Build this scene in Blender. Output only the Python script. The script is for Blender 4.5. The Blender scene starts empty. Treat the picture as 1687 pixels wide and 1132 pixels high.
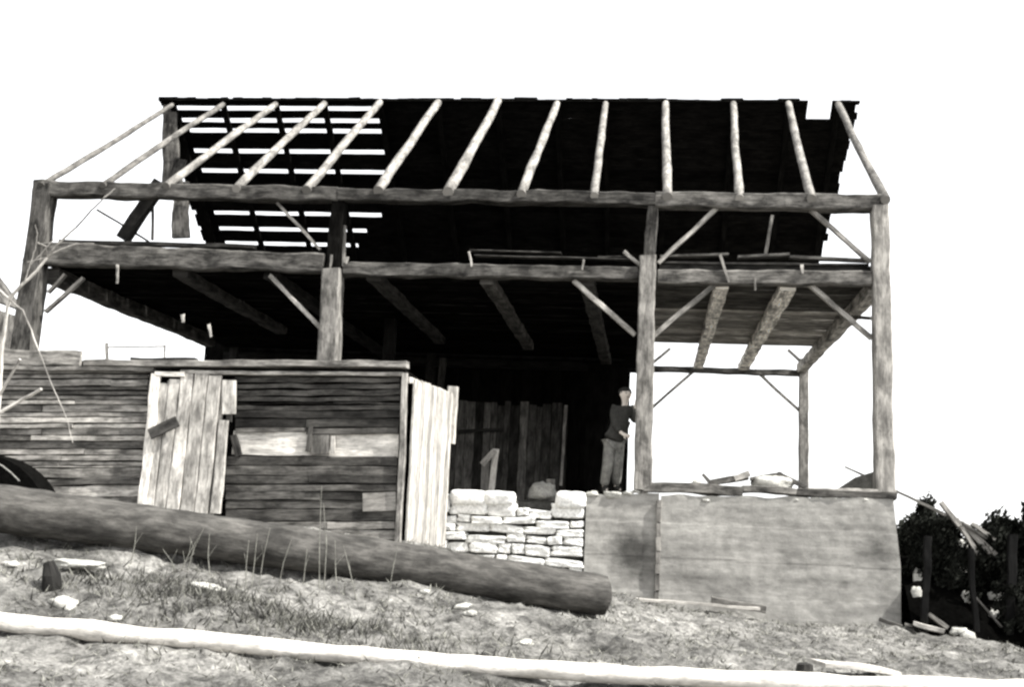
import bpy, math, random
import numpy as np
from mathutils import Vector, Matrix, noise
random.seed(7)
R = math.radians
scene = bpy.context.scene
COL = scene.collection

# ------------------------------------------------------------------ camera
D = 18.2                       # camera to the barn's front plane (Y = 0)
F, W0, H0 = 1909.2, 1687.0, 1132.0
YAW, PITCH, ROLL = 0.1212, 0.1600, 0.0474
EYE = Vector((0, -D, 1.6))
_fw = Vector((-math.sin(YAW)*math.cos(PITCH), math.cos(YAW)*math.cos(PITCH), math.sin(PITCH)))
_rt = Vector((math.cos(YAW), math.sin(YAW), 0)); _up = _rt.cross(_fw)
CX = _rt*math.cos(ROLL) + _up*math.sin(ROLL)
CY = -_rt*math.sin(ROLL) + _up*math.cos(ROLL)
cam = bpy.data.cameras.new('camera'); camo = bpy.data.objects.new('camera', cam); COL.objects.link(camo)
M = Matrix.Identity(4)
for i in range(3): M[i][0] = CX[i]; M[i][1] = CY[i]; M[i][2] = -_fw[i]; M[i][3] = EYE[i]
camo.matrix_world = M
cam.sensor_width = 36; cam.lens = F/W0*36; cam.clip_end = 3000; cam.clip_start = .1
scene.camera = camo
def ray(px, py): return (_fw*F + CX*(px-W0/2) + CY*(H0/2-py)).normalized()
def P(px, py, Y=0.0):          # the point on the plane Y = const seen at a photo pixel
    r = ray(px, py); t = (Y-EYE.y)/r.y; return EYE + r*t
def PXc(px, py, X):            # the same on a plane X = const
    r = ray(px, py); t = (X-EYE.x)/r.x; return EYE + r*t

# ------------------------------------------------------------------ light
SUN_EL, SUN_AZ = 50.0, -16.0    # azimuth from +X towards +Y
sd = Vector((math.cos(R(SUN_EL))*math.cos(R(SUN_AZ)), math.cos(R(SUN_EL))*math.sin(R(SUN_AZ)), math.sin(R(SUN_EL))))
w = bpy.data.worlds.new('World'); scene.world = w; w.use_nodes = True
nt = w.node_tree; bg = nt.nodes['Background']
sky = nt.nodes.new('ShaderNodeTexSky'); sky.sky_type = 'NISHITA'; sky.sun_disc = False
sky.sun_elevation = R(SUN_EL); sky.sun_rotation = R(90-SUN_AZ); sky.air_density = 1.0; sky.dust_density = 1.2; sky.ozone_density = 1.0
hs = nt.nodes.new('ShaderNodeHueSaturation'); hs.inputs['Saturation'].default_value = 0.06
nt.links.new(sky.outputs[0], hs.inputs['Color']); nt.links.new(hs.outputs[0], bg.inputs[0])
bg.inputs[1].default_value = 0.15
sl = bpy.data.lights.new('sun', 'SUN'); sl.energy = 3.8; sl.angle = R(.6); sl.color = (1, .985, .95)
so = bpy.data.objects.new('sun', sl); COL.objects.link(so); so.rotation_euler = (-sd).to_track_quat('-Z', 'Y').to_euler()
so.location = (20, -10, 30)
scene.view_settings.view_transform = 'Standard'; scene.view_settings.look = 'None'
scene.view_settings.gamma = 1; scene.view_settings.exposure = 1.45
scene.render.engine = 'CYCLES'
scene.cycles.filter_width = 2.5

# ------------------------------------------------------------------ materials
def mat_base(name, rough=.9):
    m = bpy.data.materials.new(name); m.use_nodes = True; t = m.node_tree; b = t.nodes['Principled BSDF']
    b.inputs['Roughness'].default_value = rough
    try: b.inputs['Specular IOR Level'].default_value = .15
    except Exception: pass
    return m, t, b
def g(v, tint=(1.0, .97, .90)): return (v*tint[0], v*tint[1], v*tint[2], 1)
def ramp(t, stops):
    r = t.nodes.new('ShaderNodeValToRGB'); e = r.color_ramp.elements
    while len(e) < len(stops): e.new(.5)
    for i, (p, c) in enumerate(stops): e[i].position = p; e[i].color = c
    return r
def mul(t, a, b, f=1.0, mode='MULTIPLY'):
    m = t.nodes.new('ShaderNodeMix'); m.data_type = 'RGBA'; m.blend_type = mode; m.inputs[0].default_value = f
    t.links.new(a, m.inputs[6]); t.links.new(b, m.inputs[7]); return m.outputs[2]
def nz(t, vec, scale, detail=5, rough=.6, mp=None):
    n = t.nodes.new('ShaderNodeTexNoise'); n.inputs['Scale'].default_value = scale
    n.inputs['Detail'].default_value = detail; n.inputs['Roughness'].default_value = rough
    if mp:
        m = t.nodes.new('ShaderNodeMapping'); m.inputs['Scale'].default_value = mp; t.links.new(vec, m.inputs[0]); vec = m.outputs[0]
    t.links.new(vec, n.inputs['Vector']); return n.outputs[0]
def bump(t, b, h, s=.4, d=.02):
    n = t.nodes.new('ShaderNodeBump'); n.inputs['Strength'].default_value = s; n.inputs['Distance'].default_value = d
    t.links.new(h, n.inputs['Height']); t.links.new(n.outputs[0], b.inputs['Normal'])
def wood(name, base, lo=.45, hi=1.45, across=22, tint=(1.0, .95, .87), blot=.5):
    m, t, b = mat_base(name)
    uv = t.nodes.new('ShaderNodeUVMap'); uv.uv_map = 'UVMap'
    n1 = nz(t, uv.outputs[0], 1.0, 8, .7, (across, 2.2, 1))
    n2 = nz(t, uv.outputs[0], 1.0, 6, .7, (across*2.6, 7.0, 1))
    n3 = nz(t, uv.outputs[0], 1.0, 5, .65, (5, 2.2, 1))
    r1 = ramp(t, [(.3, g(base*lo, tint)), (.7, g(base*hi, tint))]); t.links.new(n1, r1.inputs[0])
    r2 = ramp(t, [(.33, (.35, .35, .35, 1)), (.55, (1, 1, 1, 1))]); t.links.new(n2, r2.inputs[0])
    r3 = ramp(t, [(.38, (1-blot, 1-blot, 1-blot, 1)), (.6, (1+blot*.3,)*3+(1,))]); t.links.new(n3, r3.inputs[0])
    c = mul(t, r1.outputs[0], r2.outputs[0], .7); c = mul(t, c, r3.outputs[0], 1)
    a = t.nodes.new('ShaderNodeAttribute'); a.attribute_name = 'tone'
    c = mul(t, c, a.outputs['Color'], 1)
    t.links.new(c, b.inputs['Base Color']); bump(t, b, n1, .6, .015)
    return m
def mottled(name, lo, hi, scale, tint=(1, .98, .9), mp=None, s2=6.0, bs=.5, bd=.03, tone=True):
    m, t, b = mat_base(name)
    tc = t.nodes.new('ShaderNodeNewGeometry')
    n1 = nz(t, tc.outputs['Position'], scale, 8, .68, mp)
    n2 = nz(t, tc.outputs['Position'], scale*s2, 5, .7)
    r1 = ramp(t, [(.32, g(lo, tint)), (.68, g(hi, tint))]); t.links.new(n1, r1.inputs[0])
    r2 = ramp(t, [(.3, (.55,)*3+(1,)), (.7, (1.25,)*3+(1,))]); t.links.new(n2, r2.inputs[0])
    c = mul(t, r1.outputs[0], r2.outputs[0], 1)
    if tone:
        a = t.nodes.new('ShaderNodeAttribute'); a.attribute_name = 'tone'; c = mul(t, c, a.outputs['Color'], 1)
    t.links.new(c, b.inputs['Base Color']); bump(t, b, n2, bs, bd)
    return m
MAT = {}
MAT['frame'] = wood('weathered_frame_timber', .12, .3, 1.7, blot=.75)
MAT['post'] = wood('weathered_post_timber', .26, .45, 1.4, blot=.6)
MAT['pale_post'] = wood('bleached_post_timber', .36, .6, 1.3)
MAT['rafter'] = wood('bark_stripped_pole', .30, .5, 1.35, across=14, blot=.5)
MAT['dark'] = wood('shade_black_board', .007, .5, 1.4)  # near-black colour carries the shade inside the barn
MAT['inner'] = wood('dim_inner_board', .12, .3, 1.5)
MAT['floor'] = wood('loft_floor_board', .07, .4, 1.5)
MAT['shed'] = wood('grey_shed_board', .17, .35, 1.6, across=30, blot=.65)
MAT['white'] = wood('sun_bleached_board', .42, .55, 1.3, across=16, blot=.35)
MAT['door'] = wood('pale_door_board', .46, .45, 1.4, across=14, blot=.5)
MAT['log'] = wood('old_log_bark', .075, .45, 1.5, across=14)
MAT['pole'] = wood('peeled_pole', .68, .75, 1.15, across=10, blot=.25)
MAT['branch'] = wood('bare_bark', .36, .5, 1.4, across=30)
MAT['stone'] = mottled('whitewashed_stone', .66, .9, 4, (1, .99, .95))
MAT['mortar'] = mottled('dark_mortar', .04, .1, 9)
MAT['rock'] = mottled('pale_field_stone', .3, .55, 7)
MAT['earth'] = mottled('barn_earth', .04, .1, 3)
MAT['bush'] = mottled('dark_evergreen_leaf', .006, .022, 2.5, (.95, 1, .85))
MAT['straw'] = mottled('dry_straw', .10, .28, 9, (1, .98, .86))
MAT['black'] = mottled('black_painted_metal', .006, .012, 6)
MAT['tin'] = mottled('grey_tin', .15, .3, 4)
MAT['skin'] = mottled('skin', .6, .72, 20, (1, .9, .8), tone=False)
MAT['jacket'] = mottled('dark_jacket_cloth', .035, .06, 14, tone=False)
MAT['trousers'] = mottled('pale_work_trousers', .10, .26, 9, tone=False)
MAT['hair'] = mottled('dark_hair', .02, .04, 30)
MAT['boot'] = mottled('dark_boot_leather', .02, .05, 20, tone=False)
for k_ in ('dark', 'bush', 'earth', 'black', 'jacket', 'hair', 'boot', 'inner', 'floor', 'mortar'):
    MAT[k_].node_tree.nodes['Principled BSDF'].inputs['Specular IOR Level'].default_value = 0.0
# ground
def ground_mat():
    m, t, b = mat_base('dry_grass_ground')
    tc = t.nodes.new('ShaderNodeNewGeometry'); p = tc.outputs['Position']
    n1 = nz(t, p, .9, 6, .65); n2 = nz(t, p, 6, 8, .75); n3 = nz(t, p, 26, 4, .7)
    r1 = ramp(t, [(.36, g(.085)), (.5, g(.15)), (.64, g(.25))]); t.links.new(n1, r1.inputs[0])
    r2 = ramp(t, [(.38, (.3,)*3+(1,)), (.5, (.9,)*3+(1,)), (.64, (1.5,)*3+(1,))]); t.links.new(n2, r2.inputs[0])
    r3 = ramp(t, [(.35, (.6,)*3+(1,)), (.65, (1.2,)*3+(1,))]); t.links.new(n3, r3.inputs[0])
    c = mul(t, r1.outputs[0], r2.outputs[0]); c = mul(t, c, r3.outputs[0])
    t.links.new(c, b.inputs['Base Color']); bump(t, b, n2, .8, .06); return m
MAT['ground'] = ground_mat()
def concrete_mat():
    m, t, b = mat_base('stained_concrete')
    tc = t.nodes.new('ShaderNodeNewGeometry'); p = tc.outputs['Position']
    n1 = nz(t, p, 1.0, 7, .65, (.6, .6, 5.0)); n2 = nz(t, p, 1.0, 6, .7, (6, 6, 9)); n3 = nz(t, p, 45, 3)
    n4 = nz(t, p, 1.0, 6, .7, (2.5, 2.5, 1.5))
    r1 = ramp(t, [(.3, g(.19)), (.5, g(.28)), (.7, g(.38))]); t.links.new(n1, r1.inputs[0])
    r2 = ramp(t, [(.3, (.72,)*3+(1,)), (.6, (1.08,)*3+(1,))]); t.links.new(n2, r2.inputs[0])
    r4 = ramp(t, [(.35, (.85,)*3+(1,)), (.6, (1.04,)*3+(1,))]); t.links.new(n4, r4.inputs[0])
    c = mul(t, r1.outputs[0], r2.outputs[0]); c = mul(t, c, r4.outputs[0])
    # dark stains and patches with their own outline on the wall
    def dark_patch(c, q, rx, rz, amt, sharp):
        s = t.nodes.new('ShaderNodeVectorMath'); s.operation = 'SUBTRACT'; t.links.new(p, s.inputs[0]); s.inputs[1].default_value = q
        k = t.nodes.new('ShaderNodeVectorMath'); k.operation = 'MULTIPLY'; t.links.new(s.outputs[0], k.inputs[0]); k.inputs[1].default_value = (1/rx, 0, 1/rz)
        l = t.nodes.new('ShaderNodeVectorMath'); l.operation = 'LENGTH'; t.links.new(k.outputs[0], l.inputs[0])
        a = t.nodes.new('ShaderNodeMath'); a.operation = 'ADD'; t.links.new(l.outputs['Value'], a.inputs[0])
        nn = t.nodes.new('ShaderNodeMath'); nn.operation = 'MULTIPLY'; t.links.new(n2, nn.inputs[0]); nn.inputs[1].default_value = .5; t.links.new(nn.outputs[0], a.inputs[1])
        r = ramp(t, [(sharp, (amt,)*3+(1,)), (1.0, (1, 1, 1, 1))])
        d = t.nodes.new('ShaderNodeMath'); d.operation = 'MULTIPLY'; t.links.new(a.outputs[0], d.inputs[0]); d.inputs[1].default_value = .72; t.links.new(d.outputs[0], r.inputs[0])
        return mul(t, c, r.outputs[0])
    c = dark_patch(c, P(1448, 905, -.15), .35, .5, .5, .25)
    c = dark_patch(c, P(1042, 912, -.15), .42, .46, .25, .42)
    c = dark_patch(c, P(1200, 955, -.15), 1.6, .10, .7, .3)
    c = dark_patch(c, P(1380, 958, -.15), .9, .09, .65, .3)
    t.links.new(c, b.inputs['Base Color']); bump(t, b, n2, .5, .02); return m
MAT['concrete'] = concrete_mat()
MAT['damp'] = mottled('dark_concrete', .07, .2, 3.0, mp=(1, 1, 1.4))

# ------------------------------------------------------------------ mesh builder
class MB:
    def __init__(s): s.v = []; s.f = []; s.uv = []; s.tone = []
    def quad(s, pts, uvs, tone=1.0):
        i = len(s.v); s.v += [tuple(p) for p in pts]; s.f.append(tuple(range(i, i+len(pts)))); s.uv.append(uvs); s.tone.append(tone)
    def timber(s, p0, p1, w0, h0, w1=None, h1=None, n=None, jit=.008, tone=1.0, rnd=0, ref=None, bow=0.0, twist=0.0):
        p0 = Vector(p0); p1 = Vector(p1); w1 = w0 if w1 is None else w1; h1 = h0 if h1 is None else h1
        d = p1-p0; L = d.length; d = d/L
        ref = Vector(ref) if ref else (Vector((0, 1, 0)) if abs(d.y) < .9 else Vector((0, 0, 1)))
        u = d.cross(ref).normalized(); v = u.cross(d).normalized()      # u across (width), v depth (height)
        n = max(n or 0, max(2, min(40, int(L/.16)+1)))
        if rnd:
            prof = [(math.cos(2*math.pi*k/rnd)*.5, math.sin(2*math.pi*k/rnd)*.5) for k in range(rnd)]
        else:
            c = .42; prof = [(-c, -.5), (c, -.5), (.5, -c), (.5, c), (c, .5), (-c, .5), (-.5, c), (-.5, -c)]
        m = len(prof); base = len(s.v); ou = random.random()*20; ov = random.random()*20
        bu = random.uniform(-1, 1)*bow; bv = random.uniform(-1, 1)*bow; sd_ = random.random()*50
        for i in range(n+1):
            t = i/n; ww = w0+(w1-w0)*t; hh = h0+(h1-h0)*t; q = p0+d*(L*t)
            sh = math.sin(math.pi*t); q = q+u*(bu*sh)+v*(bv*sh)
            ang = twist*t
            for (a, b) in prof:
                a2 = a*math.cos(ang)-b*math.sin(ang); b2 = a*math.sin(ang)+b*math.cos(ang)
                q2 = q+u*(a2*ww)+v*(b2*hh)
                nn = noise.noise_vector(q2*2.2+Vector((sd_, 0, 0)))*jit*1.6 + noise.noise_vector(q2*9+Vector((0, sd_, 0)))*jit*.6
                s.v.append(tuple(q2+nn))
        per = [0]
        for k in range(m):
            a = prof[k]; b = prof[(k+1) % m]; per.append(per[-1]+math.hypot((b[0]-a[0])*w0, (b[1]-a[1])*h0))
        for i in range(n):
            for k in range(m):
                k2 = (k+1) % m
                s.f.append((base+i*m+k, base+i*m+k2, base+(i+1)*m+k2, base+(i+1)*m+k))
                v0, v1 = ov+L*i/n, ov+L*(i+1)/n
                s.uv.append([(ou+per[k], v0), (ou+per[k+1], v0), (ou+per[k+1], v1), (ou+per[k], v1)]); s.tone.append(tone)
        for e, rev in ((0, True), (n, False)):
            idx = [base+e*m+k for k in range(m)]
            if rev: idx = idx[::-1]
            s.f.append(tuple(idx)); s.uv.append([(ou+prof[k][0]*.2, ov+prof[k][1]*.02) for k in range(m)]); s.tone.append(tone)
        return s
    def tube(s, pts, rads, m=7, tone=1.0, jit=0.0):
        pts = [Vector(p) for p in pts]; base = len(s.v); n = len(pts); ou = random.random()*9; L = 0
        ls = []
        for i, p in enumerate(pts):
            if i: L += (p-pts[i-1]).length
            ls.append(L)
            d = (pts[min(i+1, n-1)]-pts[max(i-1, 0)]).normalized()
            ref = Vector((0, 1, 0)) if abs(d.y) < .9 else Vector((1, 0, 0))
            u = d.cross(ref).normalized(); v = u.cross(d)
            for k in range(m):
                a = 2*math.pi*k/m; q = p+(u*math.cos(a)+v*math.sin(a))*rads[i]
                s.v.append(tuple(q+noise.noise_vector(q*7)*jit))
        for i in range(n-1):
            for k in range(m):
                k2 = (k+1) % m; s.f.append((base+i*m+k, base+i*m+k2, base+(i+1)*m+k2, base+(i+1)*m+k))
                c = 2*math.pi*rads[i]/m
                s.uv.append([(ou+k*c, ls[i]), (ou+(k+1)*c, ls[i]), (ou+(k+1)*c, ls[i+1]), (ou+k*c, ls[i+1])]); s.tone.append(tone)
        for e, rev in ((0, True), (n-1, False)):
            idx = [base+e*m+k for k in range(m)]
            if rev: idx = idx[::-1]
            s.f.append(tuple(idx)); s.uv.append([(ou, 0)]*m); s.tone.append(tone)
        return s
    def blob(s, c, r, jit=.15, tone=1.0, sub=3, power=3.0, rot=0.0, seed=None):   # a rounded, uneven block
        seed = random.random()*99 if seed is None else seed
        c = Vector(c); base = len(s.v); N = sub*2; ids = {}
        def vid(p):
            k = tuple(round(x, 4) for x in p)
            if k not in ids:
                q = Vector(p); l = (abs(q.x)**power+abs(q.y)**power+abs(q.z)**power)**(1/power); q = q/l
                q = q*(1+noise.noise(q*1.3+Vector((seed,)*3))*jit*2+noise.noise(q*3.5+Vector((seed,)*3))*jit)
                q = Vector((q.x*r[0], q.y*r[1], q.z*r[2]))
                q = Vector((q.x*math.cos(rot)-q.z*math.sin(rot), q.y, q.x*math.sin(rot)+q.z*math.cos(rot)))
                ids[k] = len(s.v); s.v.append(tuple(c+q))
            return ids[k]
        for ax in range(3):
            for sg in (-1, 1):
                for i in range(N):
                    for j in range(N):
                        def pt(a, b):
                            p = [0, 0, 0]; p[ax] = sg; p[(ax+1) % 3] = -1+2*a/N; p[(ax+2) % 3] = -1+2*b/N; return p
                        q = [vid(pt(i, j)), vid(pt(i+1, j)), vid(pt(i+1, j+1)), vid(pt(i, j+1))]
                        if sg < 0: q = q[::-1]
                        s.f.append(tuple(q)); s.uv.append([(0, 0)]*4); s.tone.append(tone)
        return s
    def box(s, a, b, tone=1.0, jit=.004):   # axis-aligned box from corner a to corner b as a short timber along its longest side
        a = Vector(a); b = Vector(b); d = b-a; k = max(range(3), key=lambda i: abs(d[i])); c = (a+b)/2
        p0 = c.copy(); p1 = c.copy(); p0[k] = a[k]; p1[k] = b[k]
        if k == 0: w_, h_, ref = abs(d.z), abs(d.y), (0, 1, 0)
        elif k == 1: w_, h_, ref = abs(d.x), abs(d.z), (0, 0, 1)
        else: w_, h_, ref = abs(d.x), abs(d.y), (0, 1, 0)
        return s.timber(p0, p1, w_, h_, ref=ref, jit=jit, tone=tone)
    def build(s, name, mat, parent=None, smooth=False, loc=None):
        if parent is not None:
            off = Vector(parent.location); q_ = parent.parent
            while q_ is not None: off = off+q_.location; q_ = q_.parent
        elif loc is not None: off = Vector(loc)
        else: off = Vector((0, 0, 0))
        me = bpy.data.meshes.new(name)
        me.from_pydata([(x-off[0], y-off[1], z-off[2]) for x, y, z in s.v], [], s.f)
        uvl = me.uv_layers.new(name='UVMap'); flat = [c for f in s.uv for p in f for c in p]; uvl.data.foreach_set('uv', flat)
        ca = me.color_attributes.new('tone', 'FLOAT_COLOR', 'CORNER')
        col = []
        for f, t in zip(s.f, s.tone): col += [t, t, t, 1.0]*len(f)
        ca.data.foreach_set('color', col)
        me.materials.append(MAT[mat] if isinstance(mat, str) else mat)
        if smooth: me.polygons.foreach_set('use_smooth', [len(f) <= 4 for f in s.f])
        o = bpy.data.objects.new(name, me); COL.objects.link(o)
        if parent is not None: o.parent = parent
        else: o.location = off
        return o
def tag(o, label=None, cat=None, group=None, kind=None):
    if label: o['label'] = label
    if cat: o['category'] = cat
    if group: o['group'] = group
    if kind: o['kind'] = kind
    return o
def empty(name, loc, label, cat, group=None):
    o = bpy.data.objects.new(name, None); COL.objects.link(o); o.location = loc; o.empty_display_size = .3
    return tag(o, label, cat, group)
def one(name, mb, mat, loc, label, cat, group=None, smooth=False):
    return tag(mb.build(name, mat, None, smooth, loc), label, cat, group)

# ------------------------------------------------------------------ terrain
CT = [P(-60, 880, -7.0), P(0, 889, -7.0), P(500, 948, -5.6), P(995, 1019, -4.2), P(0, 1043, -8.9), P(560, 1094, -8.6), P(1100, 1136, -8.2),
      P(1480, 1038, 0), P(1090, 1003, -.3), P(1250, 1018, -.3), P(1000, 985, -.4), P(960, 955, -.4), P(750, 918, -.4), P(660, 895, -3.4), P(230, 850, -3.6), P(0, 838, -3.6), P(-100, 835, -3),
      P(1687, 1072, -1), P(1600, 1055, 1), P(1687, 1132, -6), P(1300, 1090, -5), P(1500, 1045, .2),
      Vector((0, -18.2, 0)), Vector((-4, -15, .25)), Vector((4, -15, -.1)), Vector((-8, -15, .5)), Vector((0, -22, 0)),
      Vector((-12, 3, 1.5)), Vector((-5, 5, 1.0)), Vector((0, 5, .5)), Vector((4, 5, .0)), Vector((-10, 12, .8)), Vector((0, 12, .3)), Vector((8, 12, -.2)), Vector((12, 0, -.1)), Vector((-16, -6, 1.6)), Vector((12, -12, -.1))]
A = np.array([[c.x, c.y] for c in CT]); Z = np.array([c.z for c in CT]); n_ = len(CT)
def U(r2): return np.where(r2 < 1e-9, 0, r2*np.log(np.maximum(r2, 1e-9))*.5)
K = U(((A[:, None]-A[None])**2).sum(2)) + np.eye(n_)*1.5
Pm = np.c_[np.ones(n_), A]; LM = np.block([[K, Pm], [Pm.T, np.zeros((3, 3))]])
cf = np.linalg.solve(LM, np.r_[Z, 0, 0, 0])
def terr(x, y):
    x = np.atleast_1d(np.asarray(x, float)); y = np.atleast_1d(np.asarray(y, float))
    xc = np.clip(x, -17, 12); yc = np.clip(y, -22, 12)
    r2 = (xc[:, None]-A[None, :, 0])**2+(yc[:, None]-A[None, :, 1])**2
    z = U(r2)@cf[:n_]+cf[n_]+cf[n_+1]*xc+cf[n_+2]*yc
    d = np.hypot(x-xc, y-yc); k = np.exp(-d/25.0)
    return z*k+(0.0)*(1-k)
MP = P(320, 985, -7.7)
def bumps(x, y):
    v = Vector((x, y, 0)); near = 1 if (-14 < x < 9 and -17 < y < 3) else .3
    MD = .13*math.exp(-((x-MP[0])/1.1)**2-((y-MP[1])/.6)**2); return MD+near*(.10*noise.noise(v*.8)+.08*noise.noise(v*2.3)+.06*noise.noise(v*6.0)+.028*noise.noise(v*15))
def gz(x, y): return float(terr(x, y)[0])+bumps(x, y)
xs = np.r_[-1500, -600, -250, -120, -70, -45, -30, -22, np.arange(-16, 10, .11), 12, 16, 22, 30, 45, 70, 120, 250, 600, 1500]
ys = np.r_[-300, -120, -60, -35, -25, -20, np.arange(-17, 3, .10), 4, 6, 9, 13, 18, 25, 35, 50, 80, 150, 300, 700, 1500]
gx, gy = np.meshgrid(xs, ys); hz = terr(gx.ravel(), gy.ravel())
vs = [(float(a), float(b), float(c)+bumps(float(a), float(b))) for a, b, c in zip(gx.ravel(), gy.ravel(), hz)]
nx = len(xs); fs = [(j*nx+i, j*nx+i+1, (j+1)*nx+i+1, (j+1)*nx+i) for j in range(len(ys)-1) for i in range(nx-1)]
me = bpy.data.meshes.new('ground'); me.from_pydata(vs, [], fs); me.polygons.foreach_set('use_smooth', [True]*len(fs)); me.materials.append(MAT['ground'])
go = bpy.data.objects.new('ground', me); COL.objects.link(go); tag(go, kind='structure')

# ------------------------------------------------------------------ barn
XL, X2, X3, XR = -10.42, -5.26, -.09, 3.525
E0 = EYE.z
ZP, ZG, ZS, ZR, WD = 5.354+E0, 4.154+E0, .78+E0, 8.79+E0, 9.035
barn = empty('barn', Vector((-3.4, 0, ZS-.2)), 'half dismantled timber barn frame with bare front rafters and dark boarded back roof', 'barn')
def part(mb, name, mat, parent=barn, smooth=False): return mb.build(name, mat, parent, smooth)
# front posts
def post(x0, y0, x1, y1, w0, w1, mat, Y=0, dep=.26, tone=1.0):
    return part(MB().timber(P(x1, y1, Y), P(x0, y0, Y), w1, dep, w0, dep, jit=.014, tone=tone, n=14), 'post', mat)
PX = D/F
post(76, 306, 38, 600, 33*PX, 40*PX, 'frame', dep=.3, tone=.75)
post(560, 330, 550, 446, 24*PX, 26*PX, 'dark', Y=.06, tone=1.2)
post(549, 446, 540, 640, 32*PX, 34*PX, 'post', Y=-.02, dep=.34, tone=.95)
post(1076, 338, 1070, 424, 18*PX, 20*PX, 'frame', Y=.05, tone=.6)
post(1067, 424, 1059, 808, 27*PX, 29*PX, 'post', Y=-.03, dep=.28)
post(1449, 340, 1457, 812, 26*PX, 30*PX, 'pale_post', Y=-.02, dep=.28)
# back and inner posts, interior shade put into the low tones
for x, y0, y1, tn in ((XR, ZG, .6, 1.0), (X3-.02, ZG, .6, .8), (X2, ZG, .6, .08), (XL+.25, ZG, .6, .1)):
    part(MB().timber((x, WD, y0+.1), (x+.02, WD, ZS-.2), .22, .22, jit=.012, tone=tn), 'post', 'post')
for x in (X2, X3):
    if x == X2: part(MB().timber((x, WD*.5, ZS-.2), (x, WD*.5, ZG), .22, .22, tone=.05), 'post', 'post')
# plate, girts
part(MB().timber(P(60, 312), P(560, 322), .27, .25, .24, n=14, jit=.02, tone=.8), 'plate', 'frame')
part(MB().timber(P(560, 322), P(1080, 329), .20, .25, n=14, jit=.02, tone=.55), 'plate', 'frame')
part(MB().timber(P(1080, 330), P(1460, 336), .25, .25, n=14, jit=.02, tone=1.1), 'plate', 'frame')
part(MB().timber(P(72, 419), P(534, 435), .38, .24, .30, n=14, jit=.022, tone=.95), 'girt', 'frame')
part(MB().timber(P(568, 444), P(1052, 452), .21, .22, n=14, jit=.02, tone=.85), 'girt', 'frame')
part(MB().timber(P(1083, 457), P(1434, 460), .22, .22, n=14, jit=.016, tone=1.25), 'girt', 'frame')
# back girt, end girts; tones carry interior shade and right bay light
part(MB().timber((X3, WD, ZG-.24), (XR, WD, ZG-.24), .14, .2, jit=.012, tone=.9), 'girt', 'frame')
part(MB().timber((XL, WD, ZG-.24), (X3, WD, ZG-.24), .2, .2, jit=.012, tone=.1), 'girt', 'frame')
part(MB().timber((XL+.22, .12, ZG-.22), (XL+.30, WD*.8, ZG-.16), .26, .26, jit=.014, tone=.7), 'girt', 'frame')
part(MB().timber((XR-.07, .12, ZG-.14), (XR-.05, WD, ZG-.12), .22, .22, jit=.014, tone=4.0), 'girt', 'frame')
# joists under the loft floor, shaded left and lit right by tone
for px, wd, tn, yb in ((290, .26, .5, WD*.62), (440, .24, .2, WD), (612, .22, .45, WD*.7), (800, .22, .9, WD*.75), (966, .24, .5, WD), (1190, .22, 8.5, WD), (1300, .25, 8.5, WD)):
    x = P(px, 466).x
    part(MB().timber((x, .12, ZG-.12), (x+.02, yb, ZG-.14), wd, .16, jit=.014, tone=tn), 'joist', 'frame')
# loft floor, boards running along the barn; left part coloured black for shade
fb = MB(); y = .14
while y < WD:
    wd = random.uniform(.16, .26); z = ZG-.02+random.uniform(0, .012)
    x1 = X3+.1
    fb.timber((XL+.05, y+wd/2, z), (x1, y+wd/2, z+random.uniform(-.01, .01)), wd-.008, .03, ref=(0, 0, 1), jit=.004, tone=random.uniform(.8, 1.6))
    y += wd
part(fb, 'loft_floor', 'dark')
fb = MB(); y = .14
while y < 6.2:
    wd = random.uniform(.2, .34)
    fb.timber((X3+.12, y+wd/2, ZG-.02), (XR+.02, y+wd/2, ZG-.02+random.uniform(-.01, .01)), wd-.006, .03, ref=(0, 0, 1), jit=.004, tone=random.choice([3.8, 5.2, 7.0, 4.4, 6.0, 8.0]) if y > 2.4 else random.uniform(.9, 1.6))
    y += wd
part(fb, 'loft_floor', 'floor')  # high tones put the light under the right bay into the boards
# loose board edges along the loft front
for (a, b, c, d, t, hh) in ((1088, 423, 1200, 420, 1.1, 4), (1090, 434, 1430, 438, .4, 4), (1215, 424, 1300, 420, .9, 5), (1300, 424, 1432, 430, 1.0, 5), (775, 413, 925, 418, .8, 1.6), (782, 422, 1040, 428, .7, 1.8), (985, 424, 1040, 424, .8, 1.6), (100, 399, 420, 407, .3, 7), (1086, 441, 1434, 445, .3, 12)):
    part(MB().timber(P(a, b, .12), P(c, d, .12), hh*PX, .05 if hh > 10 else .16, jit=.006, tone=t), 'edge_board', 'frame')
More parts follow.
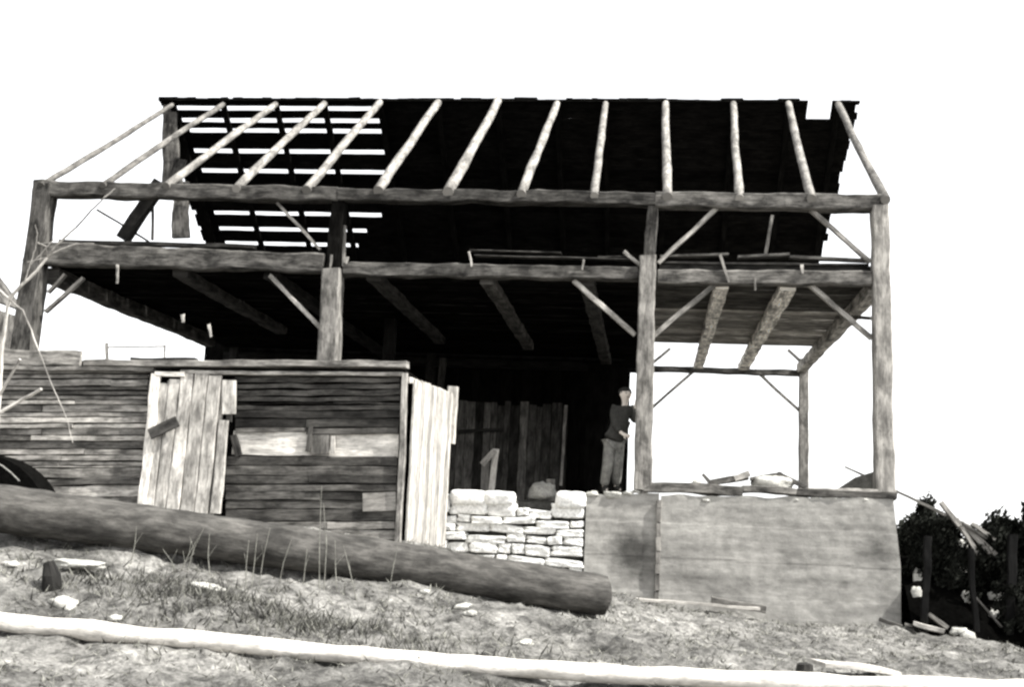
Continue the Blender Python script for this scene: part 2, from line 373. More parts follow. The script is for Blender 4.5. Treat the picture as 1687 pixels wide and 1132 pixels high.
# braces
for (x0, y0, x1, y1, wd, tn, Y) in ((1186, 338, 1084, 434, 7, 1.5, 0), (1336, 346, 1434, 432, 7, 1.4, .02), (1184, 463, 1074, 556, 8, 1.2, .02), (1328, 464, 1436, 558, 8, 1.5, .03),
                                   (445, 454, 530, 542, 7, 1.9, .02), (945, 462, 1046, 552, 8, 2.0, .02), (458, 335, 528, 412, 5, 1.3, .04), (1028, 414, 1056, 438, 6, 1.5, .03),
                                   (568, 372, 566, 440, 4, .7, .06), (138, 458, 76, 514, 6, 1.0, .05), (108, 452, 80, 482, 5, 1.0, .12), (1272, 355, 1262, 418, 5, 1.0, 1.5)):
    part(MB().timber(P(x0, y0, Y), P(x1, y1, Y), wd*PX, .09, jit=.008, tone=tn), 'brace', 'post')
for (x0, y0, x1, y1, tn) in ((1146, 609, 1064, 681, 1.5), (1243, 609, 1320, 680, 1.5), (1066, 606, 1104, 574, 1.3), (1298, 576, 1324, 600, .8)):
    part(MB().timber(P(x0, y0, WD), P(x1, y1, WD), .07, .07, jit=.006, tone=tn), 'brace', 'post')
part(MB().timber(P(1378, 523, WD*.35), P(1436, 524, WD*.1), .06, .06, jit=.006, tone=.5), 'brace', 'post')
# left gable remnants
part(MB().timber(P(265, 300, .35), P(202, 395, .35), 24*PX, .16, jit=.012, tone=.12), 'strut', 'frame')  # low tone puts the shade on the strut into its colour
part(MB().timber(P(160, 345, .6), P(245, 398, .6), 4*PX, .05, tone=.3), 'brace', 'frame')
part(MB().timber(P(252, 330, .6), P(251, 396, .6), 4*PX, .05, tone=.5), 'brace', 'frame')
ym = WD/2+.1
part(MB().timber(P(279, 172, ym), P(284, 312, ym), .30, .08, .42, .08, jit=.02, tone=.8), 'gable_board', 'frame')
part(MB().timber(P(299, 300, ym+1.2), P(297, 392, ym+1.2), .36, .08, .40, jit=.03, tone=1.6), 'gable_board', 'frame')
part(MB().timber(P(300, 262, ym-.05), P(282, 312, ym-.05), .28, .06, .2, jit=.03, tone=.35), 'gable_board', 'frame')
# front rafters: peeled poles
tops = [(284, 171), (368, 170), (455, 170), (535, 169), (626, 167), (722, 167), (821, 163), (918, 169), (998, 169), (1096, 169), (1208, 169), (1299, 169), (1380, 170)]
bots = [(68, 305), (168, 306), (274, 306), (389, 311), (505, 313), (622, 314), (738, 316), (859, 320), (979, 322), (1099, 324), (1218, 327), (1338, 327), (1459, 329)]
wts = [10, 11, 13, 14, 15, 16, 17, 15, 13, 15, 13, 14, 14]
for i, (a, b, wt) in enumerate(zip(tops, bots, wts)):
    p1 = P(a[0], a[1]+1, WD/2); p0 = P(b[0], b[1], -.16); mid = (p0+p1)/2+Vector((random.uniform(-.05, .05), 0, random.uniform(-.05, .03)))
    m_ = MB(); wr = wt*PX/2
    pts = []; rd = []
    for k in range(13):
        t = k/12; q = p0*(1-t)**2+mid*2*t*(1-t)+p1*t*t; pts.append(q+Vector((noise.noise(Vector((i*3.3, t*3, 0)))*.022, 0, 0))); rd.append(wr*(1.12-.12*t)*(1+.12*noise.noise(Vector((i, t*6, 5)))))
    part(m_.tube(pts, rd, 9, tone=[.55, .6, .95, 1, 1, 1, 1.05, 1, .9, 1, .95, .9, .7][i], jit=.012), 'rafter', 'rafter', smooth=True)
# back rafters
rn = Vector((0, (ZR-ZP), WD/2)).normalized()
RT = Vector((0, WD/2, ZR)); RB = Vector((0, WD+.35, ZP-.35*(ZR-ZP)/(WD/2)))
SL = (RB-RT).length
for i, a in enumerate(tops):
    x = P(a[0], a[1], WD/2).x
    if i in (0,): x -= 0.0
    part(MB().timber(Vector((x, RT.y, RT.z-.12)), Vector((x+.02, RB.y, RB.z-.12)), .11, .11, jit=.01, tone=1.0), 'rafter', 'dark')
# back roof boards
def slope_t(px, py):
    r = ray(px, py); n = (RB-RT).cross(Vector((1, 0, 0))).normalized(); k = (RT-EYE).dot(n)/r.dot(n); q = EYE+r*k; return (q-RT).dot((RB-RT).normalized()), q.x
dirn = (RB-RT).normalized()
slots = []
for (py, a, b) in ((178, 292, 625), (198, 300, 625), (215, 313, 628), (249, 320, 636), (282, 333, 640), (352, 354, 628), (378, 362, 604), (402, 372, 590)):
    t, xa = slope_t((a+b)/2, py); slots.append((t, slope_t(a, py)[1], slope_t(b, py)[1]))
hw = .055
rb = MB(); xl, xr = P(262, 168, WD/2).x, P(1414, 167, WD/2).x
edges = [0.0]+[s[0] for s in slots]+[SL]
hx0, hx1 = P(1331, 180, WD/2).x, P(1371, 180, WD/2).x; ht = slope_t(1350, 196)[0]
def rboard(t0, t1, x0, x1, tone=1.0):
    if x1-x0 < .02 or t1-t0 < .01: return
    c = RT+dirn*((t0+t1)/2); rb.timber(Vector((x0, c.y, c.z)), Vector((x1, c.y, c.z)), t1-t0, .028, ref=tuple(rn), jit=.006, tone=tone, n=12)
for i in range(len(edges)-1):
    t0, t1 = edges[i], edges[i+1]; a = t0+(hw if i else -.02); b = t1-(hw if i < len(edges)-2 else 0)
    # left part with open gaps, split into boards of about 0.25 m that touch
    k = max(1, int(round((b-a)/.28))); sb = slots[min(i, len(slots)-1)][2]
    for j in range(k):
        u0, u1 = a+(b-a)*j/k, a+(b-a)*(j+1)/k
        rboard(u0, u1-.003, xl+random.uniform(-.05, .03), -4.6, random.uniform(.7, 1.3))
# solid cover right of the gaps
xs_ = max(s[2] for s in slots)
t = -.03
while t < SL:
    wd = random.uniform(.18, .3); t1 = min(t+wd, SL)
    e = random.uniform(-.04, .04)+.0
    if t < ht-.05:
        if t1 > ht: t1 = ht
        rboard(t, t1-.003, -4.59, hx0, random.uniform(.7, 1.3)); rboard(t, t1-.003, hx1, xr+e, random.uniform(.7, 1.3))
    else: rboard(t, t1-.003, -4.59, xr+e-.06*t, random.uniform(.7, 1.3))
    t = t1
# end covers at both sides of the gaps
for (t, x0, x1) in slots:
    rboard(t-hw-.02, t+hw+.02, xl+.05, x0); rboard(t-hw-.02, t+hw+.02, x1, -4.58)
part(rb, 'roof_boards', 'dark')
# ragged shingle ends along the ridge
rg = MB(); rg2 = MB()
xx = xl
while xx < xr:
    l = random.uniform(.12, .5)
    if not (hx0-.3 < xx < hx1): (rg if xx < hx0 else rg2).box((xx, WD/2-.05, ZR-.03), (xx+l, WD/2+.09, ZR+.02+random.uniform(0, .05)), jit=.008)
    xx += l*.98
part(rg, 'ridge_boards', 'dark'); part(rg2, 'ridge_boards', 'dark')
# back wall boards
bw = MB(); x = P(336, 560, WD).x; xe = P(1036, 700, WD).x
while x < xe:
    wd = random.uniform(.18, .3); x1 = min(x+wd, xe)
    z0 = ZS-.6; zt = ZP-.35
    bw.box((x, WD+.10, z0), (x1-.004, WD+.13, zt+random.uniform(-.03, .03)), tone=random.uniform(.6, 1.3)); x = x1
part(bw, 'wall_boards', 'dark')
bk_ = MB(); bk_.box((P(340, 560, WD).x, WD+.15, ZS-.6), (P(1034, 700, WD).x, WD+.18, ZP-.5)); part(bk_, 'wall_light_block', 'dark')  # added sheet behind the boards, blocks light through their gaps
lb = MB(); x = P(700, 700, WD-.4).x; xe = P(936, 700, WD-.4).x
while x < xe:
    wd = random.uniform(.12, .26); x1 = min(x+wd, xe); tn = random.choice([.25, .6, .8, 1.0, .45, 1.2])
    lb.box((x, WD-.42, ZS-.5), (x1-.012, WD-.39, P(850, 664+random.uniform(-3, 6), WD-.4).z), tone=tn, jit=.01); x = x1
part(lb, 'lit_wall_boards', 'inner')  # paler tone puts light on the lower back wall into these boards
part(MB().timber(P(932, 668, WD-1), P(924, 800, WD-1), .06, .06, tone=2.2), 'post', 'inner')
part(MB().timber(P(730, 590, WD-2), P(724, 660, WD-2), .14, .14, tone=.5), 'post', 'inner')
part(MB().timber(P(750, 712, WD-.5), P(830, 708, WD-.5), .08, .05, tone=.3), 'rail', 'inner')
# right end dark inner wall hides nothing: only a narrow boarded return at the opening
rw = MB(); x = P(965, 700, WD-.8).x
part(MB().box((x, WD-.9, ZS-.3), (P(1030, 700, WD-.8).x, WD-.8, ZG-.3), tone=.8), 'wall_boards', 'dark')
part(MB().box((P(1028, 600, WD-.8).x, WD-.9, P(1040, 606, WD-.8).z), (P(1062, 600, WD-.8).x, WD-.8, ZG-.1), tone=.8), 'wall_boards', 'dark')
# sill timbers on the concrete
part(MB().timber(P(1062, 803, -.02), P(1222, 808, -.02), .16, .3, jit=.02, tone=1.2), 'sill', 'frame')
part(MB().timber(P(1222, 808, -.02), P(1310, 811, -.02), .10, .3, jit=.03, tone=1.6), 'sill', 'frame')
part(MB().timber(P(1310, 812, -.02), P(1474, 818, -.02), .11, .3, jit=.02, tone=.7), 'sill', 'frame')
part(MB().timber(P(1330, 806, -.02), P(1474, 810, -.02), .05, .26, jit=.015, tone=3.2), 'sill', 'frame')
part(MB().timber((X3-.3, WD, ZS-.12), (XR+.2, WD, ZS-.12), .2, .25, jit=.02), 'sill', 'frame')
# scraps of wood hanging on the loft front
for (x0, y0, x1, y1, wd, tn) in ((772, 414, 776, 438, 6, 2.6), (962, 428, 960, 446, 5, 2.2), (193, 436, 191, 468, 7, 1.8), (1184, 420, 1200, 464, 7, 1.8), (1322, 436, 1323, 450, 8, 2.8), (1246, 456, 1245, 478, 5, 1.3),
                             (571, 424, 570, 434, 8, 2.0), (300, 518, 302, 530, 10, 2.6), (342, 535, 346, 556, 8, 2.6), (545, 420, 543, 446, 6, 1.3), (1060, 420, 1062, 452, 6, 1.4)):
    part(MB().timber(P(x0, y0, -.14), P(x1, y1, -.14), wd*.7*PX, .03, wd*.45*PX, .02, tone=tn*.8, jit=.02, n=6), 'wood_scrap', 'post')
# earth floor inside
part(MB().box((-4.5, .35, ZS-.9), (XR+.1, WD-.2, ZS-.30), jit=.03), 'earth_floor', 'earth')

# ------------------------------------------------------------------ stone wall
sw = empty('stone_wall', P(850, 930, 0), 'white rubble stone foundation wall between the board shed and the concrete wall', 'wall')
yfr = -.12
a0 = P(690, 820, yfr); a1 = P(964, 820, yfr); zt_ = P(800, 814, yfr).z; zn = P(880, 838, yfr).z; n0 = P(848, 820, yfr).x; n1 = P(914, 820, yfr).x
zb = P(850, 965, yfr).z
sw_m = MB(); sw_m.box((a0.x, yfr+.14, zb-.1), (n0, .4, zt_-.07)); sw_m.box((n0+.002, yfr+.14, zb-.1), (n1, .4, zn-.06)); sw_m.box((n1+.002, yfr+.14, zb-.1), (a1.x-.01, .4, zt_-.07))
sw_m.build('mortar', 'mortar', sw)
st = MB(); z = zb-.05; random.seed(21)
while z < zt_-.04:
    hh = random.uniform(.13, .24)
    if z+hh > zt_-.08: hh = zt_-z
    x = a0.x-random.uniform(0, .2)
    while x < a1.x-.03:
        ww = random.uniform(.18, .62)
        if x+ww > a1.x-.12: ww = a1.x-x
        xm = x+ww/2
        hf = hh
        if n0-.05 < xm < n1+.05: hf = min(hh, zn-z)
        if hf > .05:
            dz_ = random.uniform(-.025, .025); st.blob((xm, yfr+.12+random.uniform(-.02, .03), z+hf/2+dz_*hf/hh), (ww/2-.008, .15+random.uniform(-.02, .02), hf/2-.005-random.uniform(0, .012)), jit=.075, power=11.0, tone=random.uniform(.85, 1.1), rot=random.uniform(-.09, .09), sub=5)
        x += ww
    z += hh
st.build('stones', 'stone', sw, smooth=True)
cp = MB()
cp.blob(P(940, 824, yfr-.02)+Vector((0, .12, 0)), (.24, .2, .13), .06, power=5, tone=1.1)
cp.blob(P(772, 820, yfr-.02)+Vector((0, .12, 0)), (.30, .2, .12), .06, power=5, tone=1.1)
cp.blob(P(822, 821, yfr-.02)+Vector((0, .12, 0)), (.24, .2, .11), .06, power=5, tone=1.0)
cp.build('cap_stones', 'stone', sw, smooth=True)

# ------------------------------------------------------------------ concrete wall
cw = empty('concrete_wall', P(1280, 1030, -.15), 'stained grey concrete foundation wall under the open right bay', 'wall')
def slab(x0, x1t, x1b, zt0, zt1, zb, y0, y1, mb, nxx=60, nzz=90):
    base = len(mb.v)
    for j in range(nzz+1):
        for i in range(nxx+1):
            s, t = i/nxx, j/nzz; x1 = x1b+(x1t-x1b)*max(0, (t-.6)/.4)
            X = x0+(x1-x0)*s; zt = zt0+(zt1-zt0)*s; zz = zb+(zt-zb)*t
            q = Vector((X, y0, zz)); o = noise.noise(q*1.7)*.02+noise.noise(q*6)*.006+.005*noise.noise(Vector((7.7*math.floor(zz/.26), 1.3, 0)))
            dz = noise.noise(Vector((X*3, 0, 4)))*.03 if j == nzz else 0
            mb.v.append((X, y0+o, zz+dz))
    def id_(i, j): return base+j*(nxx+1)+i
    for j in range(nzz):
        for i in range(nxx): mb.f.append((id_(i, j), id_(i+1, j), id_(i+1, j+1), id_(i, j+1))); mb.uv.append([(0, 0)]*4); mb.tone.append(1)
    b2 = len(mb.v)
    for i in range(nxx+1):
        v = mb.v[id_(i, nzz)]; mb.v.append((v[0], y1, v[2]))
    for i in range(nxx): mb.f.append((id_(i, nzz), id_(i+1, nzz), b2+i+1, b2+i)); mb.uv.append([(0, 0)]*4); mb.tone.append(1)
    b3 = len(mb.v)
    for j in range(nzz+1):
        v = mb.v[id_(nxx, j)]; mb.v.append((v[0], y1, v[2]))
    for j in range(nzz): mb.f.append((id_(nxx, j), b3+j, b3+j+1, id_(nxx, j+1))); mb.uv.append([(0, 0)]*4); mb.tone.append(1)
    b4 = len(mb.v)
    for j in range(nzz+1):
        v = mb.v[id_(0, j)]; mb.v.append((v[0], y1, v[2]))
    for j in range(nzz): mb.f.append((id_(0, j), id_(0, j+1), b4+j+1, b4+j)); mb.uv.append([(0, 0)]*4); mb.tone.append(1)
cm = MB(); yc = -.15
cx0, cxm, cx1 = P(963, 900, yc).x, P(1084, 900, yc).x, P(1484, 950, yc).x
slab(cxm+.03, P(1472, 822, yc).x, cx1, P(1088, 816, yc).z, P(1472, 822, yc).z, zb-1.0, yc, .35, cm)
cm.build('wall_face', 'concrete', cw)
c2 = MB(); slab(cx0, cxm, cxm, P(968, 816, yc).z, P(1080, 812, yc).z, zb-1.0, yc+.03, .36, c2, 24); c2.build('wall_face', 'concrete', cw)
c4 = MB(); zz = P(1088, 822, yc).z; zend = P(1088, 975, yc).z; k = 0
while zz > zend:
    h = random.uniform(.12, .3); c4.box((cxm-.035, yc-.03, zz-h), (cxm+.035, yc+.02, zz-.012), tone=random.uniform(.45, 1.0) if zz > P(1088, 945, yc).z else .4, jit=.012); zz -= h
c4.build('joint_strip', 'white', cw)
# the return walls below the frame
rt = MB(); rt.box((cx1-.45, .38, -1.2), (cx1-.06, WD, ZS-.25), jit=.02); rt.build('end_wall', 'concrete', cw)
rt = MB(); rt.box((-5.5, WD-.1, -1.0), (cx1-.5, WD+.35, ZS-.25), jit=.02); rt.build('rear_wall', 'concrete', cw)
# crumbs of mortar and rubble along the wall top
for i, (px, py, r_) in enumerate([(975, 816, .07), (1010, 818, .10), (1035, 815, .06), (1048, 812, .05), (1163, 826, .06), (1344, 824, .05), (1375, 824, .06), (1310, 826, .05), (1425, 826, .07)]):
    p = P(px, py-2, -.1)
    one('mortar_lump', MB().blob(p, (r_*1.3, .06, r_*.5), .25, sub=2, tone=1.1), 'rock', p, ['first', 'second', 'third', 'fourth', 'fifth', 'sixth', 'seventh', 'eighth', 'ninth'][sorted([975, 1010, 1035, 1048, 1163, 1344, 1375, 1310, 1425]).index(px)]+' from the left of nine pale mortar lumps along the concrete wall top', 'rubble', 'mortar lumps along the concrete wall top', True)

# ------------------------------------------------------------------ shed
YS = -3.4; DS = D+YS; PS = DS/F
shed = empty('shed', P(400, 850, YS), 'weathered low plank shed with pale door, standing before the left half of the barn', 'shed')
random.seed(5)
# backing wall so that gaps are dark
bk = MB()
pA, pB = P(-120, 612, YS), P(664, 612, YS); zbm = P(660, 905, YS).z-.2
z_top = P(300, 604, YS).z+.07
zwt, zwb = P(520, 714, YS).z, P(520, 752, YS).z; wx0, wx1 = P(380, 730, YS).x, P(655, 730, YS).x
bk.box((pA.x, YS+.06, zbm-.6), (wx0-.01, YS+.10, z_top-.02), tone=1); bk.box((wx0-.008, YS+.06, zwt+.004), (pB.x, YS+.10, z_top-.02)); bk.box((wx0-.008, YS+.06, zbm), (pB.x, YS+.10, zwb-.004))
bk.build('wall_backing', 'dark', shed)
fb = MB()
def shed_rows(x0, x1, ylo, yhi, hpx, tone, gap, jit=.008):
    y = ylo
    while y < yhi:
        h = min(random.uniform(.7, 1.3)*hpx, max(yhi-y, 3)); xm = (x0+x1)/2
        xa, xb = x0, x1; cuts = [xa]
        while cuts[-1] < xb:
            cuts.append(min(xb, cuts[-1]+random.uniform(120, 400)))
            if xb-cuts[-1] < 60: cuts[-1] = xb
        for c0, c1 in zip(cuts, cuts[1:]):
            sl = random.uniform(-1.6, 1.6); dd = random.uniform(-.015, .02)
            a = P(c0, y+h/2+sl*.5+(0), YS+dd); b = P(c1-1, y+h/2-sl*.5, YS+dd)
            fb.timber(a, b, (h-random.uniform(*gap))*PS, .035, jit=jit, tone=tone*random.choice([.35, .6, .8, 1.0, 1.2, 1.6]), n=8)
        y += h
shed_rows(-100, 245, 606, 770, 10, 1.95, (.6, 2.0))
shed_rows(-100, 232, 770, 850, 15, 1.7, (.6, 2.6), .014)
shed_rows(388, 660, 620, 668, 12, .42, (1.5, 5), .014)
shed_rows(388, 660, 668, 690, 11, .55, (1, 3), .012)
shed_rows(388, 505, 690, 713, 12, .75, (.6, 1.5))
shed_rows(505, 657, 690, 716, 13, 1.0, (.6, 1.5))
shed_rows(372, 655, 752, 800, 16, .55, (.5, 1.4))
shed_rows(372, 655, 800, 826, 14, 1.1, (.5, 1.2))
shed_rows(372, 652, 826, 905, 18, 1.3, (.5, 1.2))
fb.build('front_boards', 'shed', shed)
MB().timber(P(598, 828, YS-.03), P(652, 826, YS-.03), 30*PS, .02, tone=.75).build('patch_board', 'white', shed)
# top rails
MB().timber(P(140, 598, YS-.06), P(672, 602, YS-.06), 11*PS, .16, jit=.012, tone=1.5, n=14).build('top_rail', 'shed', shed)
MB().timber(P(300, 614, YS-.05), P(664, 617, YS-.05), 6*PS, .1, jit=.01, tone=2.6, n=14).build('top_rail', 'shed', shed)
MB().timber(P(-60, 586, YS-.05), P(134, 590, YS-.05), 26*PS, .06, jit=.02, tone=1.5, n=14).build('top_board', 'shed', shed)
MB().timber(P(-60, 607, YS-.05), P(255, 609, YS-.05), 8*PS, .08, jit=.012, tone=1.6, n=14).build('top_rail', 'shed', shed)
# window band
MB().timber(P(384, 730, YS+.03), P(656, 735, YS+.03), 40*PS, .03, tone=1.7).build('window_board', 'white', shed)
MB().timber(P(512, 703, YS-.02), P(507, 745, YS-.02), 7*PS, .03, tone=.4).build('window_post', 'shed', shed)
MB().timber(P(528, 716, YS-.01), P(527, 749, YS-.01), 32*PS, .03, tone=1.2).build('window_post', 'shed', shed)
MB().timber(P(549, 719, YS-.02), P(549, 748, YS-.02), 7*PS, .03, tone=1.1).build('window_post', 'white', shed)
# door: leaning pale boards
door = MB(); 
edgesd = [262, 278, 298, 320, 344, 366, 391]
for i in range(6):
    x0, x1 = edgesd[i], edgesd[i+1]; xm = (x0+x1)/2; k = (xm-262)/130
    top = [632, 625, 616, 616, 619, 627][i]; sh = -14+k*0
    if i == 5:
        door.timber(P(xm, top, YS-.09), P(xm-3, 683, YS-.10), (x1-x0-.4)*PS, .03, tone=1.2, jit=.012)
        door.timber(P(xm-9, 692, YS-.10), P(xm-22, 846, YS-.13), (x1-x0-8)*PS, .03, tone=1.15, jit=.012); continue
    door.timber(P(xm, top, YS-.09+random.uniform(-.008, .008)), P(xm-26+k*4, 846, YS-.13), (x1-x0-.15)*PS, .03, tone=[1.25, 1.15, 1.45, 1.0, 1.2, 1.3][i], jit=.009, n=12)
door.timber(P(325, 630, YS-.05), P(302, 846, YS-.085), 104*PS, .02, tone=.7)
d_o = door.build('door', 'door', shed)
MB().timber(P(247, 716, YS-.19), P(292, 694, YS-.19), 19*PS, .03, tone=.45, jit=.008).build('latch_board', 'shed', d_o)
MB().timber(P(257, 616, YS-.10), P(232, 850, YS-.14), 17*PS, .05, 14*PS, jit=.014, tone=2.0).build('door_jamb', 'white', shed)
MB().timber(P(256, 616, YS-.10), P(304, 617, YS-.10), 8*PS, .05, tone=2.0).build('door_head', 'white', shed)
MB().timber(P(382, 640, YS-.02), P(378, 695, YS-.02), 10*PS, .05, tone=.2).build('door_jamb', 'shed', shed)
MB().timber(P(384, 718, YS-.03), P(393, 752, YS-.03), 12*PS, .05, tone=.3).build('door_jamb', 'shed', shed)
# corner and side wall of upright bleached boards
MB().timber(P(668, 616, YS-.04), P(656, 898, YS-.04), 9*PS, .09, jit=.008, tone=2.0).build('corner_post', 'shed', shed)
sb = MB(); XS = P(672, 700, YS).x; y0 = YS+.05
Yend = -.25; y = YS+.16; i = 0
while y < Yend:
    wd = random.uniform(.17, .3) if i else .42; y1 = min(y+wd, Yend)
    zt0 = P(672, 620, YS).z; zt1 = PXc(744, 648, XS).z
    f = (y-YS)/(Yend-YS); zt = zt0+(zt1-zt0)*f
    sb.timber((XS+.02+random.uniform(-.012, .012), (y+y1)/2, gz(XS+.1, (y+y1)/2)-.15), (XS+.02, (y+y1)/2, zt-random.uniform(0, .03)), .03, (y1-y)-random.choice([.006, .01, .03]), jit=.006, tone=[1.15, .85, 1.2, 1.1, .7, 1.15][i % 6], n=8)
    y = y1; i += 1
sb.build('side_boards', 'white', shed)
MB().timber((XS-.05, YS+.1, zt0-.04), (XS-.05, Yend, zt1-.02), .05, .08, tone=1.2).build('side_rail', 'white', shed)
MB().timber((XS+.02, Yend+.02, zt1-.8), (XS+.02, Yend+.02, zt1+.10), .16, .1, tone=1.2).build('side_post', 'white', shed)
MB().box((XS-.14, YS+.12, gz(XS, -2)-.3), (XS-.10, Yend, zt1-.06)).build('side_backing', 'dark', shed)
# loose board on the shed top and thin stick
one('loose_board', MB().timber(P(218, 592, YS+.25), P(324, 593, YS+.25), 5*PS, .14, tone=.3), 'frame', P(218, 592, YS+.25), 'narrow dark board lying on the shed top rail left of the door', 'board')
one('thin_rail', MB().timber(P(176, 572, 2), P(272, 571, 2), .03, .03, tone=2.0).timber(P(176, 565, 2), P(177, 612, 2), .05, .05, tone=2.0).timber(P(271, 568, 2), P(271, 612, 2), .03, .03, tone=2.2), 'white', P(176, 572, 2), 'thin pale rail on two stakes seen above the shed under the left barn bay', 'fence rail')

# ------------------------------------------------------------------ fallen log, pole, foreground
YLG0, YLG1 = -7.0, -4.2
lg = MB(); pts = []; rd = []
for k in range(121):
    t = -.12+1.12*k/120; px = 995*t; yc_ = 838+(982-838)*t+6*math.sin(math.pi*max(0, t))*-.6; Y = YLG0+(YLG1-YLG0)*t
    pts.append(P(px, yc_, Y)); rd.append(.245*(1-.05*t)*(1+.03*noise.noise(Vector((t*6, 0, 0)))))
lg.tube(pts, rd, 36, jit=.012)
for i_, v_ in enumerate(lg.v):
    q_ = Vector(v_); lg.v[i_] = tuple(q_+noise.noise_vector(Vector((q_.x*5, q_.y*5, q_.z*22)))*.014+noise.noise_vector(q_*2.2)*.012)
one('fallen_log', lg, 'log', pts[60], 'huge dark log lying across the slope before the shed, sawn off at right', 'log', smooth=True)
pl = MB(); pts = []; rd = []
ctl = [(-40, 1018, -8.95), (0, 1024, -8.9), (150, 1040, -8.8), (300, 1054, -8.75), (560, 1079, -8.6), (700, 1091, -8.5), (850, 1101, -8.4), (1000, 1111, -8.3), (1200, 1121, -8.2), (1400, 1128, -8.1), (1600, 1134, -8.0), (1750, 1138, -7.9)]
for i in range(len(ctl)-1):
    for k in range(4):
        t = k/4; a, b = ctl[i], ctl[i+1]; pts.append(P(a[0]+(b[0]-a[0])*t, a[1]+(b[1]-a[1])*t, a[2]+(b[2]-a[2])*t)+Vector((0, 0, .012*noise.noise(Vector((i+t, 3, 0)))))); rd.append(.078*(1+.22*noise.noise(Vector(((i+t)*1.7, 0, 0)))))
pl.tube(pts, rd, 12, jit=.02)
one('peeled_pole', pl, 'pole', pts[20], 'long white peeled pole lying along the bottom edge of the slope', 'pole', smooth=True)
# plank at the foot of the concrete
one('plank', MB().timber(P(1000, 984, -1.2), P(1250, 1003, -1.0), .04, .22, tone=.6, jit=.012), 'pole', P(1120, 995, -1.1), 'long pale plank lying at the foot of the concrete wall', 'plank')
one('plank', MB().timber(P(1172, 990, -.5), P(1262, 1004, -.5), .10, .12, tone=.6, jit=.012), 'post', P(1172, 990, -.5), 'short dark plank lying against the concrete wall foot right of the pale plank', 'plank')
one('broken_board', MB().timber(P(1448, 1020, -.6), P(1486, 1034, -.6), .05, .1, tone=.4, jit=.012), 'post', P(1450, 1020, -.6), 'dark broken board stub at the lower right corner of the concrete wall', 'board')
one('ground_board', MB().timber(P(1345, 1092, -6.4), P(1470, 1106, -6.0), .04, .3, tone=.7, jit=.012), 'pole', P(1345, 1096, -6.4), 'pale board end half buried in grass beside a small stump', 'board')
one('stump', MB().tube([P(1327, 1125, -6.8)-Vector((0, 0, .1)), P(1326, 1104, -6.8), P(1326, 1094, -6.8)], [.09, .08, .07], 9, tone=.5, jit=.02), 'log', P(1327, 1120, -6.8), 'small dark stump in the grass near the bottom right edge', 'stump')
one('stump', MB().tube([P(90, 966, -7.9)-Vector((0, 0, .1)), P(86, 950, -7.9), P(80, 928, -7.9)], [.09, .085, .05], 9, tone=.25, jit=.03), 'log', P(90, 966, -7.9), 'small black pointed stump in the grass at left under the big log', 'stump')
# pale stones in the grass
sts = [(106, 996, -8.2, 22, 9, .2), (862, 1040, -6.9, 17, 7, -.3), (760, 1000, -5.9, 14, 4, -.3), (775, 1010, -6.2, 10, 4, .0), (1432, 1052, -3.5, 5, 4, .0), (1352, 1018, -.6, 11, 4, 0), (345, 932, -7.0, 26, 5, .1), (130, 928, -7.4, 34, 5, .05),
       (20, 900, -7.5, 12, 4, 0), (190, 1018, -8.5, 10, 4, 0), (288, 1025, -8.6, 7, 4, 0), (1270, 1012, -.8, 8, 4, 0), (700, 975, -5.8, 8, 3, 0), (30, 1080, -9.2, 14, 4, 0)]
stl = ['white flat stone just above the left end of the peeled pole', 'white jagged stone in the grass midway between the big log and the peeled pole', 'long pale stone just below the log near the picture centre', 'pale sliver of stone downhill of the long pale stone', 'small pale stone in open grass below the right post',
       'white block of stone lying against the foot of the concrete wall', 'long pale slab in the grass close under the log behind the dry weeds', 'long low pale slab under the left part of the log', 'small pale stone at the left picture edge under the log', 'pale stone touching the upper side of the peeled pole at left', 'little pale stone above the peeled pole, right of the one touching it', 'small pale stone beside the short dark plank', 'little flat stone right under the log near the shed corner', 'pale stone in the bottom left corner below the peeled pole']
for (px, py, Y, rx, rz, ro), lb_ in zip(sts, stl):
    p = P(px, py, Y); s_ = (p-EYE).length/F; zg = gz(p.x, p.y)
    p.z = zg-rz*s_*.2 if abs(p.z-zg) > .12 else p.z-rz*s_*.3
    tag(MB().blob(p, (rx*s_, rx*s_*.7, rz*s_*1.3), .2, sub=3, power=2.6, rot=-ro).build('stone', 'rock', None, True, p), lb_, 'stone', 'pale stones scattered in the grass')

# black curved fender behind the log
fd = MB(); c = P(-48, 868, -6.2); sF = (P(100, 800, -6.2)-EYE).length/F
def ring(r, y0, y1, tone, th):
    N = 22
    prof = []
    for k in range(N+1):
        a = R(12+ (100)*k/N); prof.append((a, r*sF*(1+.35*(1-math.sin(a))*.4)))
    for k in range(N):
        (a, r0), (b, r1) = prof[k], prof[k+1]
        for (ra, rb_, ya, yb) in ((0, 0, y0, y1), (0, -th, y0, y0), (-th, -th, y1, y0)):
            p = [c+Vector((math.cos(a)*(r0+ra)*1.0, ya, math.sin(a)*(r0+ra))), c+Vector((math.cos(b)*(r1+ra), ya, math.sin(b)*(r1+ra))),
                 c+Vector((math.cos(b)*(r1+rb_), yb, math.sin(b)*(r1+rb_))), c+Vector((math.cos(a)*(r0+rb_), yb, math.sin(a)*(r0+rb_)))]
            fd.quad(p, [(0, 0)]*4, tone)
ring(112, 0, .35, .5, .75)
fo = one('fender', fd, 'black', P(20, 800, -6.2), 'black curved vehicle fender lying behind the left end of the log', 'fender', smooth=True)
rim = MB(); pts = [P(x_, y_, -6.25) for x_, y_ in ((-12, 760), (4, 768), (18, 779), (32, 793))]
rim.tube(pts, [.008]*4, 6, tone=25); rim.build('bead', 'black', fo)

